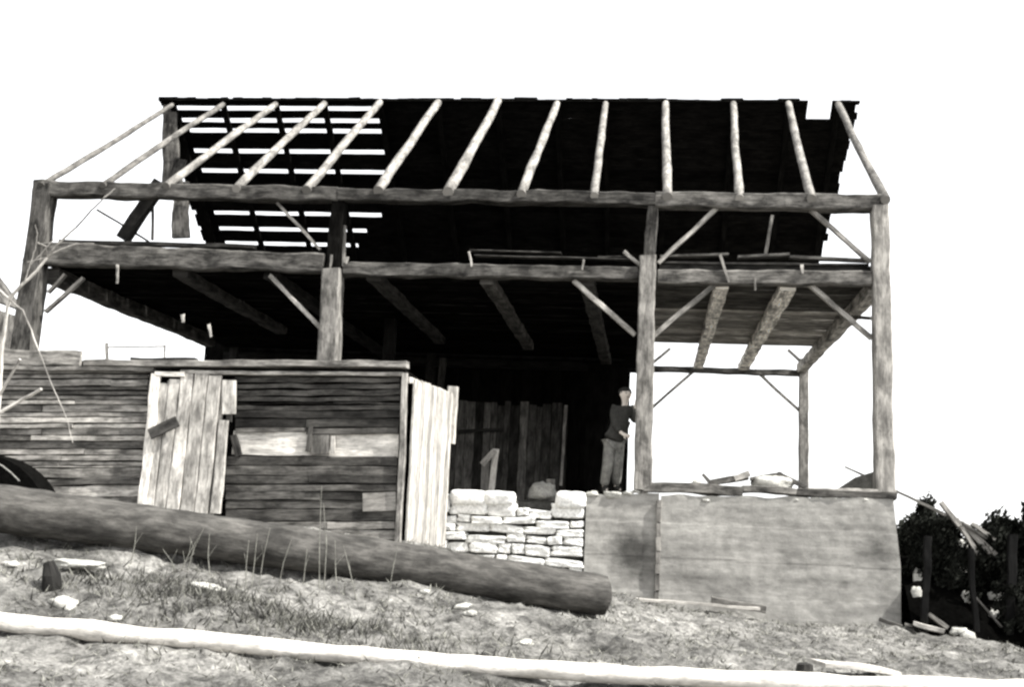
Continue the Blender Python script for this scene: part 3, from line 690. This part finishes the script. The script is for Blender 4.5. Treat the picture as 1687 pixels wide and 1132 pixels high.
# ------------------------------------------------------------------ bare saplings at left
def branch(mb, pl_, Y, r0, r1, tone=1.0):
    pts = [P(x_, y_, Y+dy) for (x_, y_, dy) in pl_]; dense = []
    for i in range(len(pts)-1):
        for k in range(4): dense.append(pts[i].lerp(pts[i+1], k/4)+noise.noise_vector(pts[i]*3+Vector((k, 0, 0)))*.006)
    dense.append(pts[-1]); n = len(dense); r0 *= .68; r1 *= .6
    mb.tube(dense, [r0+(r1-r0)*i/(n-1) for i in range(n)], 6, tone)
YB = -9.0
sp = empty('bare_sapling', Vector((P(-30, 900, YB).x, YB, gz(P(-30, 900, YB).x, YB))), 'bare pale sapling branching up across the left barn post at the left edge', 'sapling')
b = MB(); branch(b, [(-30, 960, 0), (-20, 860, 0), (-8, 740, 0), (0, 640, 0), (4, 570, 0), (10, 520, 0), (15, 493, 0)], YB, .035, .026, 1.4); b.build('trunk', 'branch', sp)
for pl_, r0, r1, tn in (([(15, 493, 0), (35, 470, 0), (60, 447, .05), (78, 424, .1), (100, 411, .1), (125, 402, .12), (155, 401, .15)], .026, .008, 1.0), ([(78, 424, .1), (95, 402, .1), (125, 375, .2), (150, 347, .2), (172, 325, .2), (190, 310, .25)], .018, .010, .5),
                    ([(15, 493, 0), (0, 478, 0), (-30, 460, 0)], .016, .01, 1.5), ([(15, 493, 0), (38, 512, -.1), (52, 545, -.1), (64, 580, -.2), (80, 620, -.2), (95, 655, -.3), (110, 690, -.3), (120, 730, -.3)], .012, .005, 1.2), ([(40, 466, 0), (48, 440, 0), (58, 410, 0), (62, 385, 0), (58, 370, 0)], .010, .006, .8),
                    ([(62, 400, 0), (75, 405, 0), (78, 424, .1)], .009, .009, .8), ([(50, 436, 0), (66, 420, 0), (88, 395, 0), (100, 372, 0)], .010, .006, .8), ([(45, 432, 0), (76, 424, .1)], .008, .008, .9), ([(20, 455, 0), (30, 435, 0), (40, 425, 0)], .006, .004, .6)):
    b = MB(); branch(b, pl_, YB, r0, r1, tn); b.build('branch', 'branch', sp)
cb = MB(); branch(cb, [(-60, 790, 0), (-30, 710, 0), (0, 650, 0), (33, 592, -.1)], YB-.6, .028, .018, 1.8)
one('cut_branch', cb, 'branch', P(0, 650, YB-.6), 'upper of two pale stub branches poking in from the left edge before the shed', 'branch', 'cut pale branches at the left edge')
cb = MB(); branch(cb, [(-90, 735, 0), (-30, 698, 0), (0, 680, 0), (35, 660, 0), (68, 641, -.1)], YB-.8, .028, .02, 1.8)
one('cut_branch', cb, 'branch', P(0, 680, YB-.8), 'lower of two pale stub branches poking in from the left edge before the shed', 'branch', 'cut pale branches at the left edge')
# dead weed stalks before the log
def gpt(px, py, Y):
    p = P(px, py, Y); p.z = gz(p.x, p.y); return p
wst = [(292, 960, 268, 905), (296, 958, 320, 912), (416, 945, 424, 880), (408, 942, 410, 890), (428, 945, 445, 870), (500, 955, 506, 905), (527, 960, 530, 800), (535, 955, 533, 830), (556, 965, 552, 890), (590, 975, 566, 900), (298, 905, 330, 880), (310, 920, 336, 870), (460, 950, 480, 890), (640, 960, 655, 900), (218, 900, 225, 868), (350, 930, 345, 880)]
for i, (x0, y0, x1, y1) in enumerate(wst):
    p0 = gpt(x0, y0, -6.9+.0012*x0); q = P(x1, y1, p0.y+.0)
    if q.z < p0.z+.15: q.z = p0.z+.3
    mid = (p0+q)/2+Vector((random.uniform(-.03, .03), 0, 0)); m_ = MB(); m_.tube([p0-Vector((0, 0, .03)), mid, q], [.006, .005, .003], 5)
    m_.tube([mid, mid+Vector((random.uniform(-.1, .1), .02, .12))], [.003, .002], 4)
    one('weed_stalk', m_, 'straw', p0, ['first', 'second', 'third', 'fourth', 'fifth', 'sixth', 'seventh', 'eighth', 'ninth', 'tenth', 'eleventh', 'twelfth', 'thirteenth', 'fourteenth', 'fifteenth', 'sixteenth'][sorted(w_[2] for w_ in wst).index(x1)]+' from the left of the dry weed stalks before the big log, counted at tips', 'weed', 'dry weed stalks in front of the log')
# bent dead stalk at left
m_ = MB(); branch(m_, [(262, 968, 0), (272, 958, 0), (283, 945, 0), (296, 938, 0), (312, 945, 0)], -7.9, .014, .008, .5); branch(m_, [(272, 960, 0), (262, 950, 0), (252, 944, 0)], -7.9, .01, .006, .5)
one('dead_stalk', m_, 'branch', P(270, 965, -7.9), 'dark bent dead stalk forked in the grass, left of the picture centre', 'stalk')

# ------------------------------------------------------------------ rubbish on the sill and long pole
def brd(name, x0, y0, x1, y1, Y, w_, h_, tone, mat, label, cat='board', group=None):
    one(name, MB().timber(P(x0, y0, Y), P(x1, y1, Y), w_, h_, jit=.012, tone=tone), mat, P(x0, y0, Y), label, cat, group)
brd('broken_board', 1158, 782, 1172, 798, .2, .05, .1, .7, 'post', 'short upright splintered board at the left of the heap on the sill')
brd('broken_board', 1168, 796, 1232, 785, .25, .10, .2, .6, 'post', 'dark broken board lying slantwise on the sill heap')
brd('broken_board', 1210, 790, 1234, 781, .15, .09, .1, 1.5, 'post', 'stubby pale board end sticking up in the sill heap')
brd('broken_board', 1236, 790, 1288, 780, .3, .05, .2, .5, 'post', 'thin dark board arched over the pale mound on the sill')
brd('broken_board', 1282, 780, 1328, 803, .28, .07, .2, .6, 'post', 'dark board sloping down from the mound to the far post')
one('plaster_mound', MB().blob(P(1272, 797, .3), (.34, .25, .14), .1, sub=4, power=2, tone=1.2), 'rock', P(1270, 797, .3), 'low white mound of plaster on the sill under the dark boards', 'rubble', smooth=True)
one('plaster_lump', MB().blob(P(1148, 797, .2), (.07, .08, .06), .2, tone=1.0), 'rock', P(1148, 797, .2), 'small pale lump on the sill left of the board heap', 'rubble', smooth=True)
wgm = MB(); a_, b_, c_, d_ = P(1380, 808, .3), P(1444, 808, .3), P(1444, 776, .3), P(1415, 785, .3)
for (o1, o2) in ((0, 0.35),):
    f1 = [a_, b_, c_, d_]; f2 = [v+Vector((0, o2, 0)) for v in f1]
    wgm.quad(f1, [(v.x, v.z) for v in f1]); wgm.quad(f2[::-1], [(v.x, v.z) for v in f2[::-1]])
    for k in range(4): wgm.quad([f1[k], f2[k], f2[(k+1) % 4], f1[(k+1) % 4]], [(0, 0), (0, .3), (.3, .3), (.3, 0)])
one('earth_heap', wgm, 'mortar', a_, 'dark wedge shaped heap against the foot of the right post', 'heap')
m_ = MB(); m_.timber(P(1392, 769, .75), P(1480, 811, .35), .03, .03, .035, .035, tone=1.1, jit=.006); m_.timber(P(1480, 811, .35), P(1592, 866, -.1), .035, .04, .05, .05, tone=.9, jit=.006)
one('long_pole', m_, 'post', P(1480, 811, .35), 'long thin pole slanting down behind the right post towards the brush pile', 'pole')

# ------------------------------------------------------------------ bushes and brush on the right
def bank_z(x, y): return gz(x, y)+max(-.1, min(1.15, (y+.75)*.95))+.12*noise.noise(Vector((x*2.3, y*2.3, 4)))+.05*noise.noise(Vector((x*7, y*7, 1)))
def bush(c, rx, ry, rz, nleaf, name, label, cat, size=.07, group=None, cone=False, tone=1.0):
    g0 = Vector((c[0], c[1], gz(c[0], c[1]))); e = empty(name, g0, label, cat, group)
    tr = MB()
    for k in range(6):
        a = random.uniform(0, 6.28); q = Vector((math.cos(a)*rx*.5, math.sin(a)*ry*.5, rz*random.uniform(.9, 1.6)))
        tr.tube([g0-Vector((0, 0, .1)), g0+q*.5+Vector((0, 0, .05)), g0+q], [.03, .02, .008], 5, tone=.4)
    tr.build('stems', 'branch', e)
    bz_ = (bank_z(c[0], c[1])-gz(c[0], c[1]) if c[1] > -.3 and c[1] < .3 else 0); lf = MB(); g0 = g0+Vector((0, 0, max(0, bz_)))
    cl = [(random.gauss(0, .5), random.gauss(0, .5), random.uniform(.1, 1.0), random.uniform(.18, .36)) for _ in range(26)]
    for k in range(nleaf):
        cc = random.choice(cl); d = Vector((random.gauss(0, 1), random.gauss(0, 1), random.gauss(0, 1))).normalized()*cc[3]*random.random()**.4
        sc = (1.5-1.15*cc[2]) if cone else 1.0
        p = g0+Vector(((cc[0]*sc+d.x)*rx, (cc[1]*sc+d.y)*ry, max(.0, (cc[2]+d.z*.6)*rz*2)))
        n = Vector((random.gauss(0, 1), random.gauss(0, 1), random.gauss(0, 1)+.3)).normalized(); u = n.orthogonal().normalized(); v = n.cross(u); s_ = size*random.uniform(.5, 1.4)
        s_ *= random.choice([.6, .8, 1.0, 1.5]); lf.quad([p-u*s_, p+v*s_*.4, p+u*s_*1.2, p-v*s_*.4], [(0, 0)]*4, tone*random.uniform(.5, 1.7))
    lf.build('foliage', 'bush', e)
random.seed(33)
def bx_(px, Y): return P(px, 950, Y).x
bush((bx_(1536, 1.2), 1.2), .36, .5, .98, 8000, 'evergreen_shrub', 'narrow pointed evergreen shrub just right of the concrete wall corner', 'shrub', .05, cone=True)
bush((bx_(1508, 2.6), 2.6), .45, .6, .80, 4000, 'dark_bush', 'low black bush squeezed between the concrete wall and the pointed shrub', 'bush', .06)
bush((bx_(1585, 1.9), 1.9), .75, .8, .86, 9000, 'dark_bush', 'dark bush behind the brush pile, right of the pointed shrub', 'bush', .07)
bush((bx_(1660, 1.6), 1.6), .8, .8, .90, 9000, 'dark_bush', 'tallest dark bush at the right edge behind the brush pile', 'bush', .07)
bush((bx_(1740, 1.4), 1.4), .9, .8, .90, 7000, 'dark_bush', 'dark bush cut by the right edge of the picture', 'bush', .07)
bush((bx_(1625, .75), .75), .7, .45, .52, 7000, 'dark_bush', 'low dark bush under the slanting brush boards', 'bush', .06)
bush((bx_(1720, .2), .2), .5, .6, .62, 7000, 'dark_bush', 'low dark bush in the lower right corner above the grass', 'bush', .06)
bush((bx_(1545, .8), .8), .55, .4, .42, 5000, 'dark_bush', 'low dark growth at the foot of the pointed shrub', 'bush', .06)
for px, Y, rx_, rz_, lb_ in ((1620, .35, .5, .42, 'dark bush on the bank below the slanting boards'), (1685, .2, .45, .5, 'dark bush on the bank behind the rightmost stake'), (1530, .1, .45, .42, 'dark bush on the bank just below the pointed shrub'), (1575, .0, .45, .42, 'dark bush on the bank left of the slanting boards'), (1700, -.6, .4, .42, 'small dark bush in front of the heap at the right edge'), (1640, -.1, .5, .5, 'middle dark bush on the crest of the heap')):
    bush((bx_(px, Y), Y), rx_, .25, rz_, 3000, 'dark_bush', lb_, 'bush', .035)
for i, (px, Y) in enumerate([(1560, 14), (1620, 18), (1700, 15), (1790, 20), (1500, 22)]):
    bush((bx_(px, Y), Y), 2.6, 2.0, 1.0, 2500, 'far_thicket', ['far dark thicket showing left of the brush', 'far dark thicket behind the slanting boards', 'far dark thicket behind the right edge bushes', 'far dark thicket beyond the right picture edge', 'far dark thicket right behind the concrete wall corner'][i], 'thicket', .2, 'far thickets right of the barn')
bkm = MB()
bx0, bx1 = cx1+.05, cx1+5.0; NX, NY = 60, 30; b0_ = len(bkm.v)
for j in range(NY+1):
    for i in range(NX+1):
        X = bx0+(bx1-bx0)*i/NX; Y = -.95+2.4*j/NY; bkm.v.append((X, Y, bank_z(X, Y)))
for j in range(NY):
    for i in range(NX): a = j*(NX+1)+i; bkm.f.append((a, a+1, a+NX+2, a+NX+1)); bkm.uv.append([(0, 0)]*4); bkm.tone.append(.03)
b1 = len(bkm.v)
for i in range(NX+1): v = bkm.v[NY*(NX+1)+i]; bkm.v.append((v[0], v[1]+.6, v[2]-1.8))
for i in range(NX): a = NY*(NX+1)+i; bkm.f.append((a, a+1, b1+i+1, b1+i)); bkm.uv.append([(0, 0)]*4); bkm.tone.append(.03)
tag(bkm.build('earth_bank', 'earth', None, True), kind='structure')
def on_bank(px, py):
    y = -.95
    while y < 1.4:
        p = P(px, py, y)
        if bank_z(p.x, y) >= p.z: return p
        y += .02
    return P(px, py, .5)
for i, (x0, y0, x1, y1, w_, tn, lb_) in enumerate([(1550, 828, 1582, 868, .07, .9, 'upright stub at the top of the brush heap'), (1575, 855, 1612, 915, .06, 1.2, 'leftmost slanting board in the brush heap'), (1584, 862, 1632, 912, .07, 1.0, 'second slanting board in the brush heap'), (1592, 866, 1640, 915, .06, 1.5, 'third slanting board in the brush heap, its low end pale'),
                        (1600, 864, 1640, 890, .05, 1.6, 'uppermost short slanting board on the right of the brush heap'), (1560, 850, 1625, 888, .04, .5, 'thin dark stick lying over the brush boards'), (1505, 1028, 1556, 1042, .07, 2.4, 'pale flat board at the bottom of the heap beside the wall corner'), (1530, 1012, 1562, 1036, .06, 1.3, 'grey stick crossing above the pale flat board'),
                        (1490, 1030, 1540, 1040, .04, 1.2, 'thin stick at the left foot of the heap'), (1648, 960, 1690, 985, .02, .8, 'thin twig in the black bush at the right edge'), (1608, 985, 1650, 1035, .03, .6, 'dark stick among the white stones of the heap')]):
    Yb = -.25 if y0 < 950 else on_bank(x1, y1).y-.05
    one('heap_stick' if w_ < .06 else 'heap_board', MB().timber(P(x0, y0, Yb+.1), P(x1, y1, Yb), w_, .08, tone=tn, jit=.01), 'post', P(x0, y0, Yb), lb_, 'board' if w_ >= .06 else 'stick', 'boards and sticks of the brush heap')
for k, (x0, y0, x1, y1, w_) in enumerate([(1530, 884, 1520, 1026, .10), (1598, 905, 1606, 1030, .07), (1668, 880, 1660, 1040, .12)]):
    pb = on_bank(x1, y1); one('dark_stake', MB().timber(P(x0, y0, pb.y-.05), pb-Vector((0, .05, .1)), w_, .07, tone=.035, jit=.015), 'frame', pb, ['leftmost', 'middle', 'rightmost'][k]+' of three dark upright stakes standing in the brush heap', 'stake', 'dark upright stakes of the brush heap')
for (px, py, rx, rz, lb_) in ((1512, 955, 7, 17, 'tall white stone standing in the dark beside the wall corner'), (1510, 978, 8, 10, 'dull pale stone just below the tall white stone'), (1593, 988, 8, 12, 'white oval stone in the middle of the dark heap'), (1638, 984, 10, 7, 'white stone farthest up on the right of the dark heap'), (1638, 1014, 8, 7, 'small greyish stone below the right white stone'),
                        (1580, 1042, 12, 7, 'left of two touching white stones at the bottom of the heap'), (1594, 1048, 11, 7, 'right of two touching white stones at the bottom of the heap'), (1587, 940, 5, 5, 'small dull stone high in the dark heap'), (1514, 900, 5, 8, 'small grey stone high beside the wall corner'), (1586, 900, 7, 9, 'grey stone under the slanting boards')):
    p = on_bank(px, py); s_ = (p-EYE).length/F
    tag(MB().blob(p, (rx*s_, rx*s_*.8, rz*s_), .18, sub=3, power=2.4).build('heap_stone', 'rock', None, True, p), lb_, 'stone', 'white stones in the dark heap at right')

# ------------------------------------------------------------------ things inside the barn opening
YI = 1.0
one('leaning_board', MB().timber(P(818, 740, YI), P(808, 822, YI), .10, .03, tone=1.0), 'white', P(808, 822, YI), 'narrow white board standing upright behind the stone wall', 'board')
one('leaning_board', MB().timber(P(815, 742, YI-.1), P(795, 766, YI-.1), .10, .03, tone=.5), 'white', P(795, 766, YI), 'short pale board slanting across the top of the white upright board', 'board')
one('leaning_board', MB().timber(P(800, 762, YI+.05), P(797, 822, YI+.05), .13, .03, tone=.35), 'white', P(797, 822, YI), 'grey upright board left of and touching the white one', 'board')
one('rubble_block', MB().blob(P(893, 812, .6), (.2, .2, .16), .2, tone=.55), 'rock', P(893, 812, .6), 'dull stone block sitting in the notch of the stone wall', 'rubble', smooth=True)
one('rubble_block', MB().timber(P(906, 790, .8), P(904, 825, .8), .16, .1, tone=.35, jit=.02), 'white', P(906, 790, .8), 'grey upright block behind the notch of the stone wall', 'rubble')
# dark roof far left
fr = empty('far_shed', P(-20, 600, 6), 'dark sided outbuilding glimpsed beyond the left barn post at the left edge', 'outbuilding')
q1, q0 = P(38, 462, 6), P(-160, 420, 6); q1.x = P(40, 462, 10).x
wl = MB(); xx = q0.x
while xx < q1.x: wl.box((xx, 6, .8), (xx+.245, 6.05, q1.z-.1-(xx-q1.x)*.1), tone=random.uniform(.8, 1.8)); xx += .25
wl.build('wall', 'frame', fr)
MB().box((q1.x-.05, 6.1, .8), (q1.x-.0, 10, q1.z-.15)).build('wall', 'frame', fr)
MB().timber((q0.x, 7.9, q1.z+.9), (q1.x+.1, 7.9, q1.z+.0), .05, 4.2, ref=(0, 1, 0), tone=.9).build('roof', 'frame', fr)

# ------------------------------------------------------------------ person
YPn = .25; sc = (D+YPn)/F
person = None
def skin_obj(name, pts, edges, rads, mat, parent, sub=2):
    me = bpy.data.meshes.new(name); me.from_pydata([tuple(Vector(p)-parent_loc) for p in pts], edges, [])
    me.materials.append(MAT[mat]); o = bpy.data.objects.new(name, me); COL.objects.link(o)
    md = o.modifiers.new('skin', 'SKIN'); md.use_smooth_shade = True
    for i, v in enumerate(me.skin_vertices[0].data):
        v.radius = rads[i] if isinstance(rads[i], tuple) else (rads[i], rads[i])
    me.skin_vertices[0].data[0].use_root = True
    m2 = o.modifiers.new('sub', 'SUBSURF'); m2.levels = sub; m2.render_levels = sub
    ca = me.color_attributes.new('tone', 'FLOAT_COLOR', 'POINT')
    for d in ca.data: d.color = (1, 1, 1, 1)
    return o
parent_loc = P(1000, 812, YPn)
def q(px, py, dy=0): return P(px, py, YPn+dy)
# skeleton in photo pixels: leaning to the right against the post, feet on the wall
J = dict(pelvis=q(1012, 726), belly=q(1018, 706), chest=q(1027, 685), neck=q(1029, 668), headb=q(1030, 660), head=q(1031, 650), top=q(1031, 643),
         shl=q(1016, 675, -.02), ell=q(1013, 700, -.12), wrl=q(1024, 714, -.2), shr=q(1040, 674, .02), elr=q(1046, 696, .02), wrr=q(1047, 668, -.02),
         hipl=q(1005, 732, -.02), knl=q(1001, 768, -.10), anl=q(995, 803, 0), tol=q(1000, 808, -.16), hipr=q(1019, 732, .03), knr=q(1017, 768, -.02), anr=q(1015, 803, .08), tor=q(1022, 808, -.06))
names = list(J.keys()); idx = {n: i for i, n in enumerate(names)}
ED = [('pelvis', 'belly'), ('belly', 'chest'), ('chest', 'neck'), ('neck', 'headb'), ('headb', 'head'), ('head', 'top'), ('chest', 'shl'), ('shl', 'ell'), ('ell', 'wrl'), ('chest', 'shr'), ('shr', 'elr'), ('elr', 'wrr'),
      ('pelvis', 'hipl'), ('hipl', 'knl'), ('knl', 'anl'), ('anl', 'tol'), ('pelvis', 'hipr'), ('hipr', 'knr'), ('knr', 'anr'), ('anr', 'tor')]
RA = dict(pelvis=.12, belly=.12, chest=.13, neck=.045, headb=.052, head=.098, top=.08, shl=.06, ell=.045, wrl=.03, shr=.06, elr=.045, wrr=.03, hipl=.085, knl=.06, anl=.04, tol=.035, hipr=.085, knr=.06, anr=.04, tor=.035)
vp = [J[n] for n in names]; eds = [(idx[a], idx[b]) for a, b in ED]; rr = [RA[n]*(1.08 if n in ('head', 'top', 'headb') else .9) for n in names]
fwd = Vector((.45, -1, 0)).normalized()
hd = J['head']
vp += [hd+fwd*.115+Vector((0, 0, -.01))]; eds.append((idx['head'], len(vp)-1)); rr.append(.018)   # nose
side_ = fwd.cross(Vector((0, 0, 1)))
for sgn in (-1, 1):
    vp.append(hd+side_*.10*sgn+Vector((0, 0, -.005))); eds.append((idx['head'], len(vp)-1)); rr.append(.016)      # ears
for wr, dirv in (('wrl', Vector((.8, -.2, -.35)).normalized()), ('wrr', Vector((.3, .1, 1)).normalized())):
    palm = J[wr]+dirv*.07; vp.append(palm); pi_ = len(vp)-1; eds.append((idx[wr], pi_)); rr.append(.032)
    sv = dirv.cross(fwd).normalized()
    for k in range(4):
        b0 = palm+dirv*.03+sv*(.027-.018*k); l = [.035, .042, .038, .03][k]
        vp.append(b0+dirv*l*.6); a_i = len(vp)-1; eds.append((pi_, a_i)); rr.append(.010)
        vp.append(b0+dirv*l*1.1-fwd*-.02); eds.append((a_i, len(vp)-1)); rr.append(.008)
    vp.append(palm+sv*.045+dirv*.005); a_i = len(vp)-1; eds.append((pi_, a_i)); rr.append(.011)
    vp.append(palm+sv*.055+dirv*.035); eds.append((a_i, len(vp)-1)); rr.append(.009)
person = skin_obj('person', vp, eds, rr, 'skin', None)
person.location = parent_loc
tag(person, 'man in dark jacket and pale trousers standing on the wall, leaning on the barn post', 'person')
def sub_skin(name, keys, edl, rad, mat, extra=None):
    ks = keys; ii = {n: i for i, n in enumerate(ks)}
    o = skin_obj(name, [J[k] if k in J else extra[k] for k in ks], [(ii[a], ii[b]) for a, b in edl], [rad[k] for k in ks], mat, None); o.parent = person; return o
EX = dict(hem=J['pelvis']+(J['belly']-J['pelvis'])*-.15, cuffl=J['ell'].lerp(J['wrl'], .9), cuffr=J['elr'].lerp(J['wrr'], .88), collar=J['chest'].lerp(J['neck'], .75),
          ankl=J['knl'].lerp(J['anl'], .95), ankr=J['knr'].lerp(J['anr'], .95))
sub_skin('jacket', ['belly', 'hem', 'chest', 'collar', 'shl', 'ell', 'cuffl', 'shr', 'elr', 'cuffr'], [('belly', 'hem'), ('belly', 'chest'), ('chest', 'collar'), ('chest', 'shl'), ('shl', 'ell'), ('ell', 'cuffl'), ('chest', 'shr'), ('shr', 'elr'), ('elr', 'cuffr')],
         dict(belly=.165, hem=.165, chest=.185, collar=.08, shl=.10, ell=.075, cuffl=.055, shr=.10, elr=.075, cuffr=.055), 'jacket', EX)
sub_skin('trousers', ['pelvis', 'hipl', 'knl', 'ankl', 'hipr', 'knr', 'ankr'], [('pelvis', 'hipl'), ('hipl', 'knl'), ('knl', 'ankl'), ('pelvis', 'hipr'), ('hipr', 'knr'), ('knr', 'ankr')],
         dict(pelvis=.13, hipl=.105, knl=.09, ankl=.075, hipr=.105, knr=.09, ankr=.075), 'trousers', EX)
EX.update(b1=J['anl']+Vector((0, 0, -.01)), b2=J['tol'], b3=J['anr']+Vector((0, 0, -.01)), b4=J['tor'])
for a_, b_ in (('b1', 'b2'), ('b3', 'b4')): sub_skin('boot', [a_, b_], [(a_, b_)], {a_: .062, b_: .048}, 'boot', EX)
hr = MB(); c = hd+Vector((0, 0, .035))-fwd*.025; hr.blob(c, (.108, .112, .085), .05, power=2.2)
h_o = hr.build('hair', 'hair', None, True, parent_loc); h_o.location = (0, 0, 0); h_o.parent = person
for sgn in (-1, 1):
    ey = MB().blob(hd+fwd*.098+side_*.035*sgn+Vector((0, 0, .012)), (.013, .01, .009), 0, power=2, sub=2); e_ = ey.build('eye', 'hair', None, True, parent_loc); e_.location = (0, 0, 0); e_.parent = person
mo = MB().blob(hd+fwd*.088+Vector((0, 0, -.045)), (.022, .012, .006), 0, power=2, sub=2); m__ = mo.build('mouth', 'hair', None, True, parent_loc); m__.location = (0, 0, 0); m__.parent = person

# ------------------------------------------------------------------ grass, one mass
random.seed(11)
gr = MB()
N = 60000
X_ = np.array([random.uniform(-9.5, 6.5) for _ in range(N)]); Y_ = np.array([-12+13.5*random.random() for _ in range(N)]); T_ = terr(X_, Y_)
for x, y, z in zip(X_, Y_, T_):
    if y > -.3 and x < cx1+.1: continue
    if x < XS and y > YS-.05: continue
    dn = noise.noise(Vector((x*1.1, y*1.1, 3)))+.6*noise.noise(Vector((x*4, y*4, 9)))
    if dn < random.uniform(-.6, .2): continue
    z += bumps(x, y); h = random.uniform(.02, .06)*(1+max(0, dn)); a = random.uniform(0, 3.14); wv = Vector((math.cos(a), math.sin(a), 0))*random.uniform(.005, .012)
    p = Vector((x, y, z-.01)); tp = p+Vector((random.gauss(0, .06), random.gauss(0, .06), h))
    gr.quad([p-wv, p+wv, tp], [(0, 0)]*3, random.choice([.35, .6, .8, 1.0, 1.2, 1.5])*(1-.25*max(0, dn)))
tag(gr.build('dry_grass', 'straw'), 'short dry matted grass covering the slope', 'grass', kind='stuff')
wd_ = MB()
for k in range(2600):
    x = MP[0]+random.gauss(.5, 1.1); y = MP[1]+random.gauss(.1, .38); z = gz(x, y); h = random.uniform(.05, .16)
    a = random.uniform(0, 3.14); wv = Vector((math.cos(a), math.sin(a), 0))*random.uniform(.005, .012); p = Vector((x, y, z-.02)); tp = p+Vector((random.gauss(0, .08), random.gauss(0, .05), h))
    wd_.quad([p-wv, p+wv, tp], [(0, 0)]*3, random.choice([.15, .25, .4, .7, 1.0]))
tag(wd_.build('dead_weeds', 'straw'), 'dark tangled dead weeds on the low mound left of centre', 'weeds', kind='stuff')
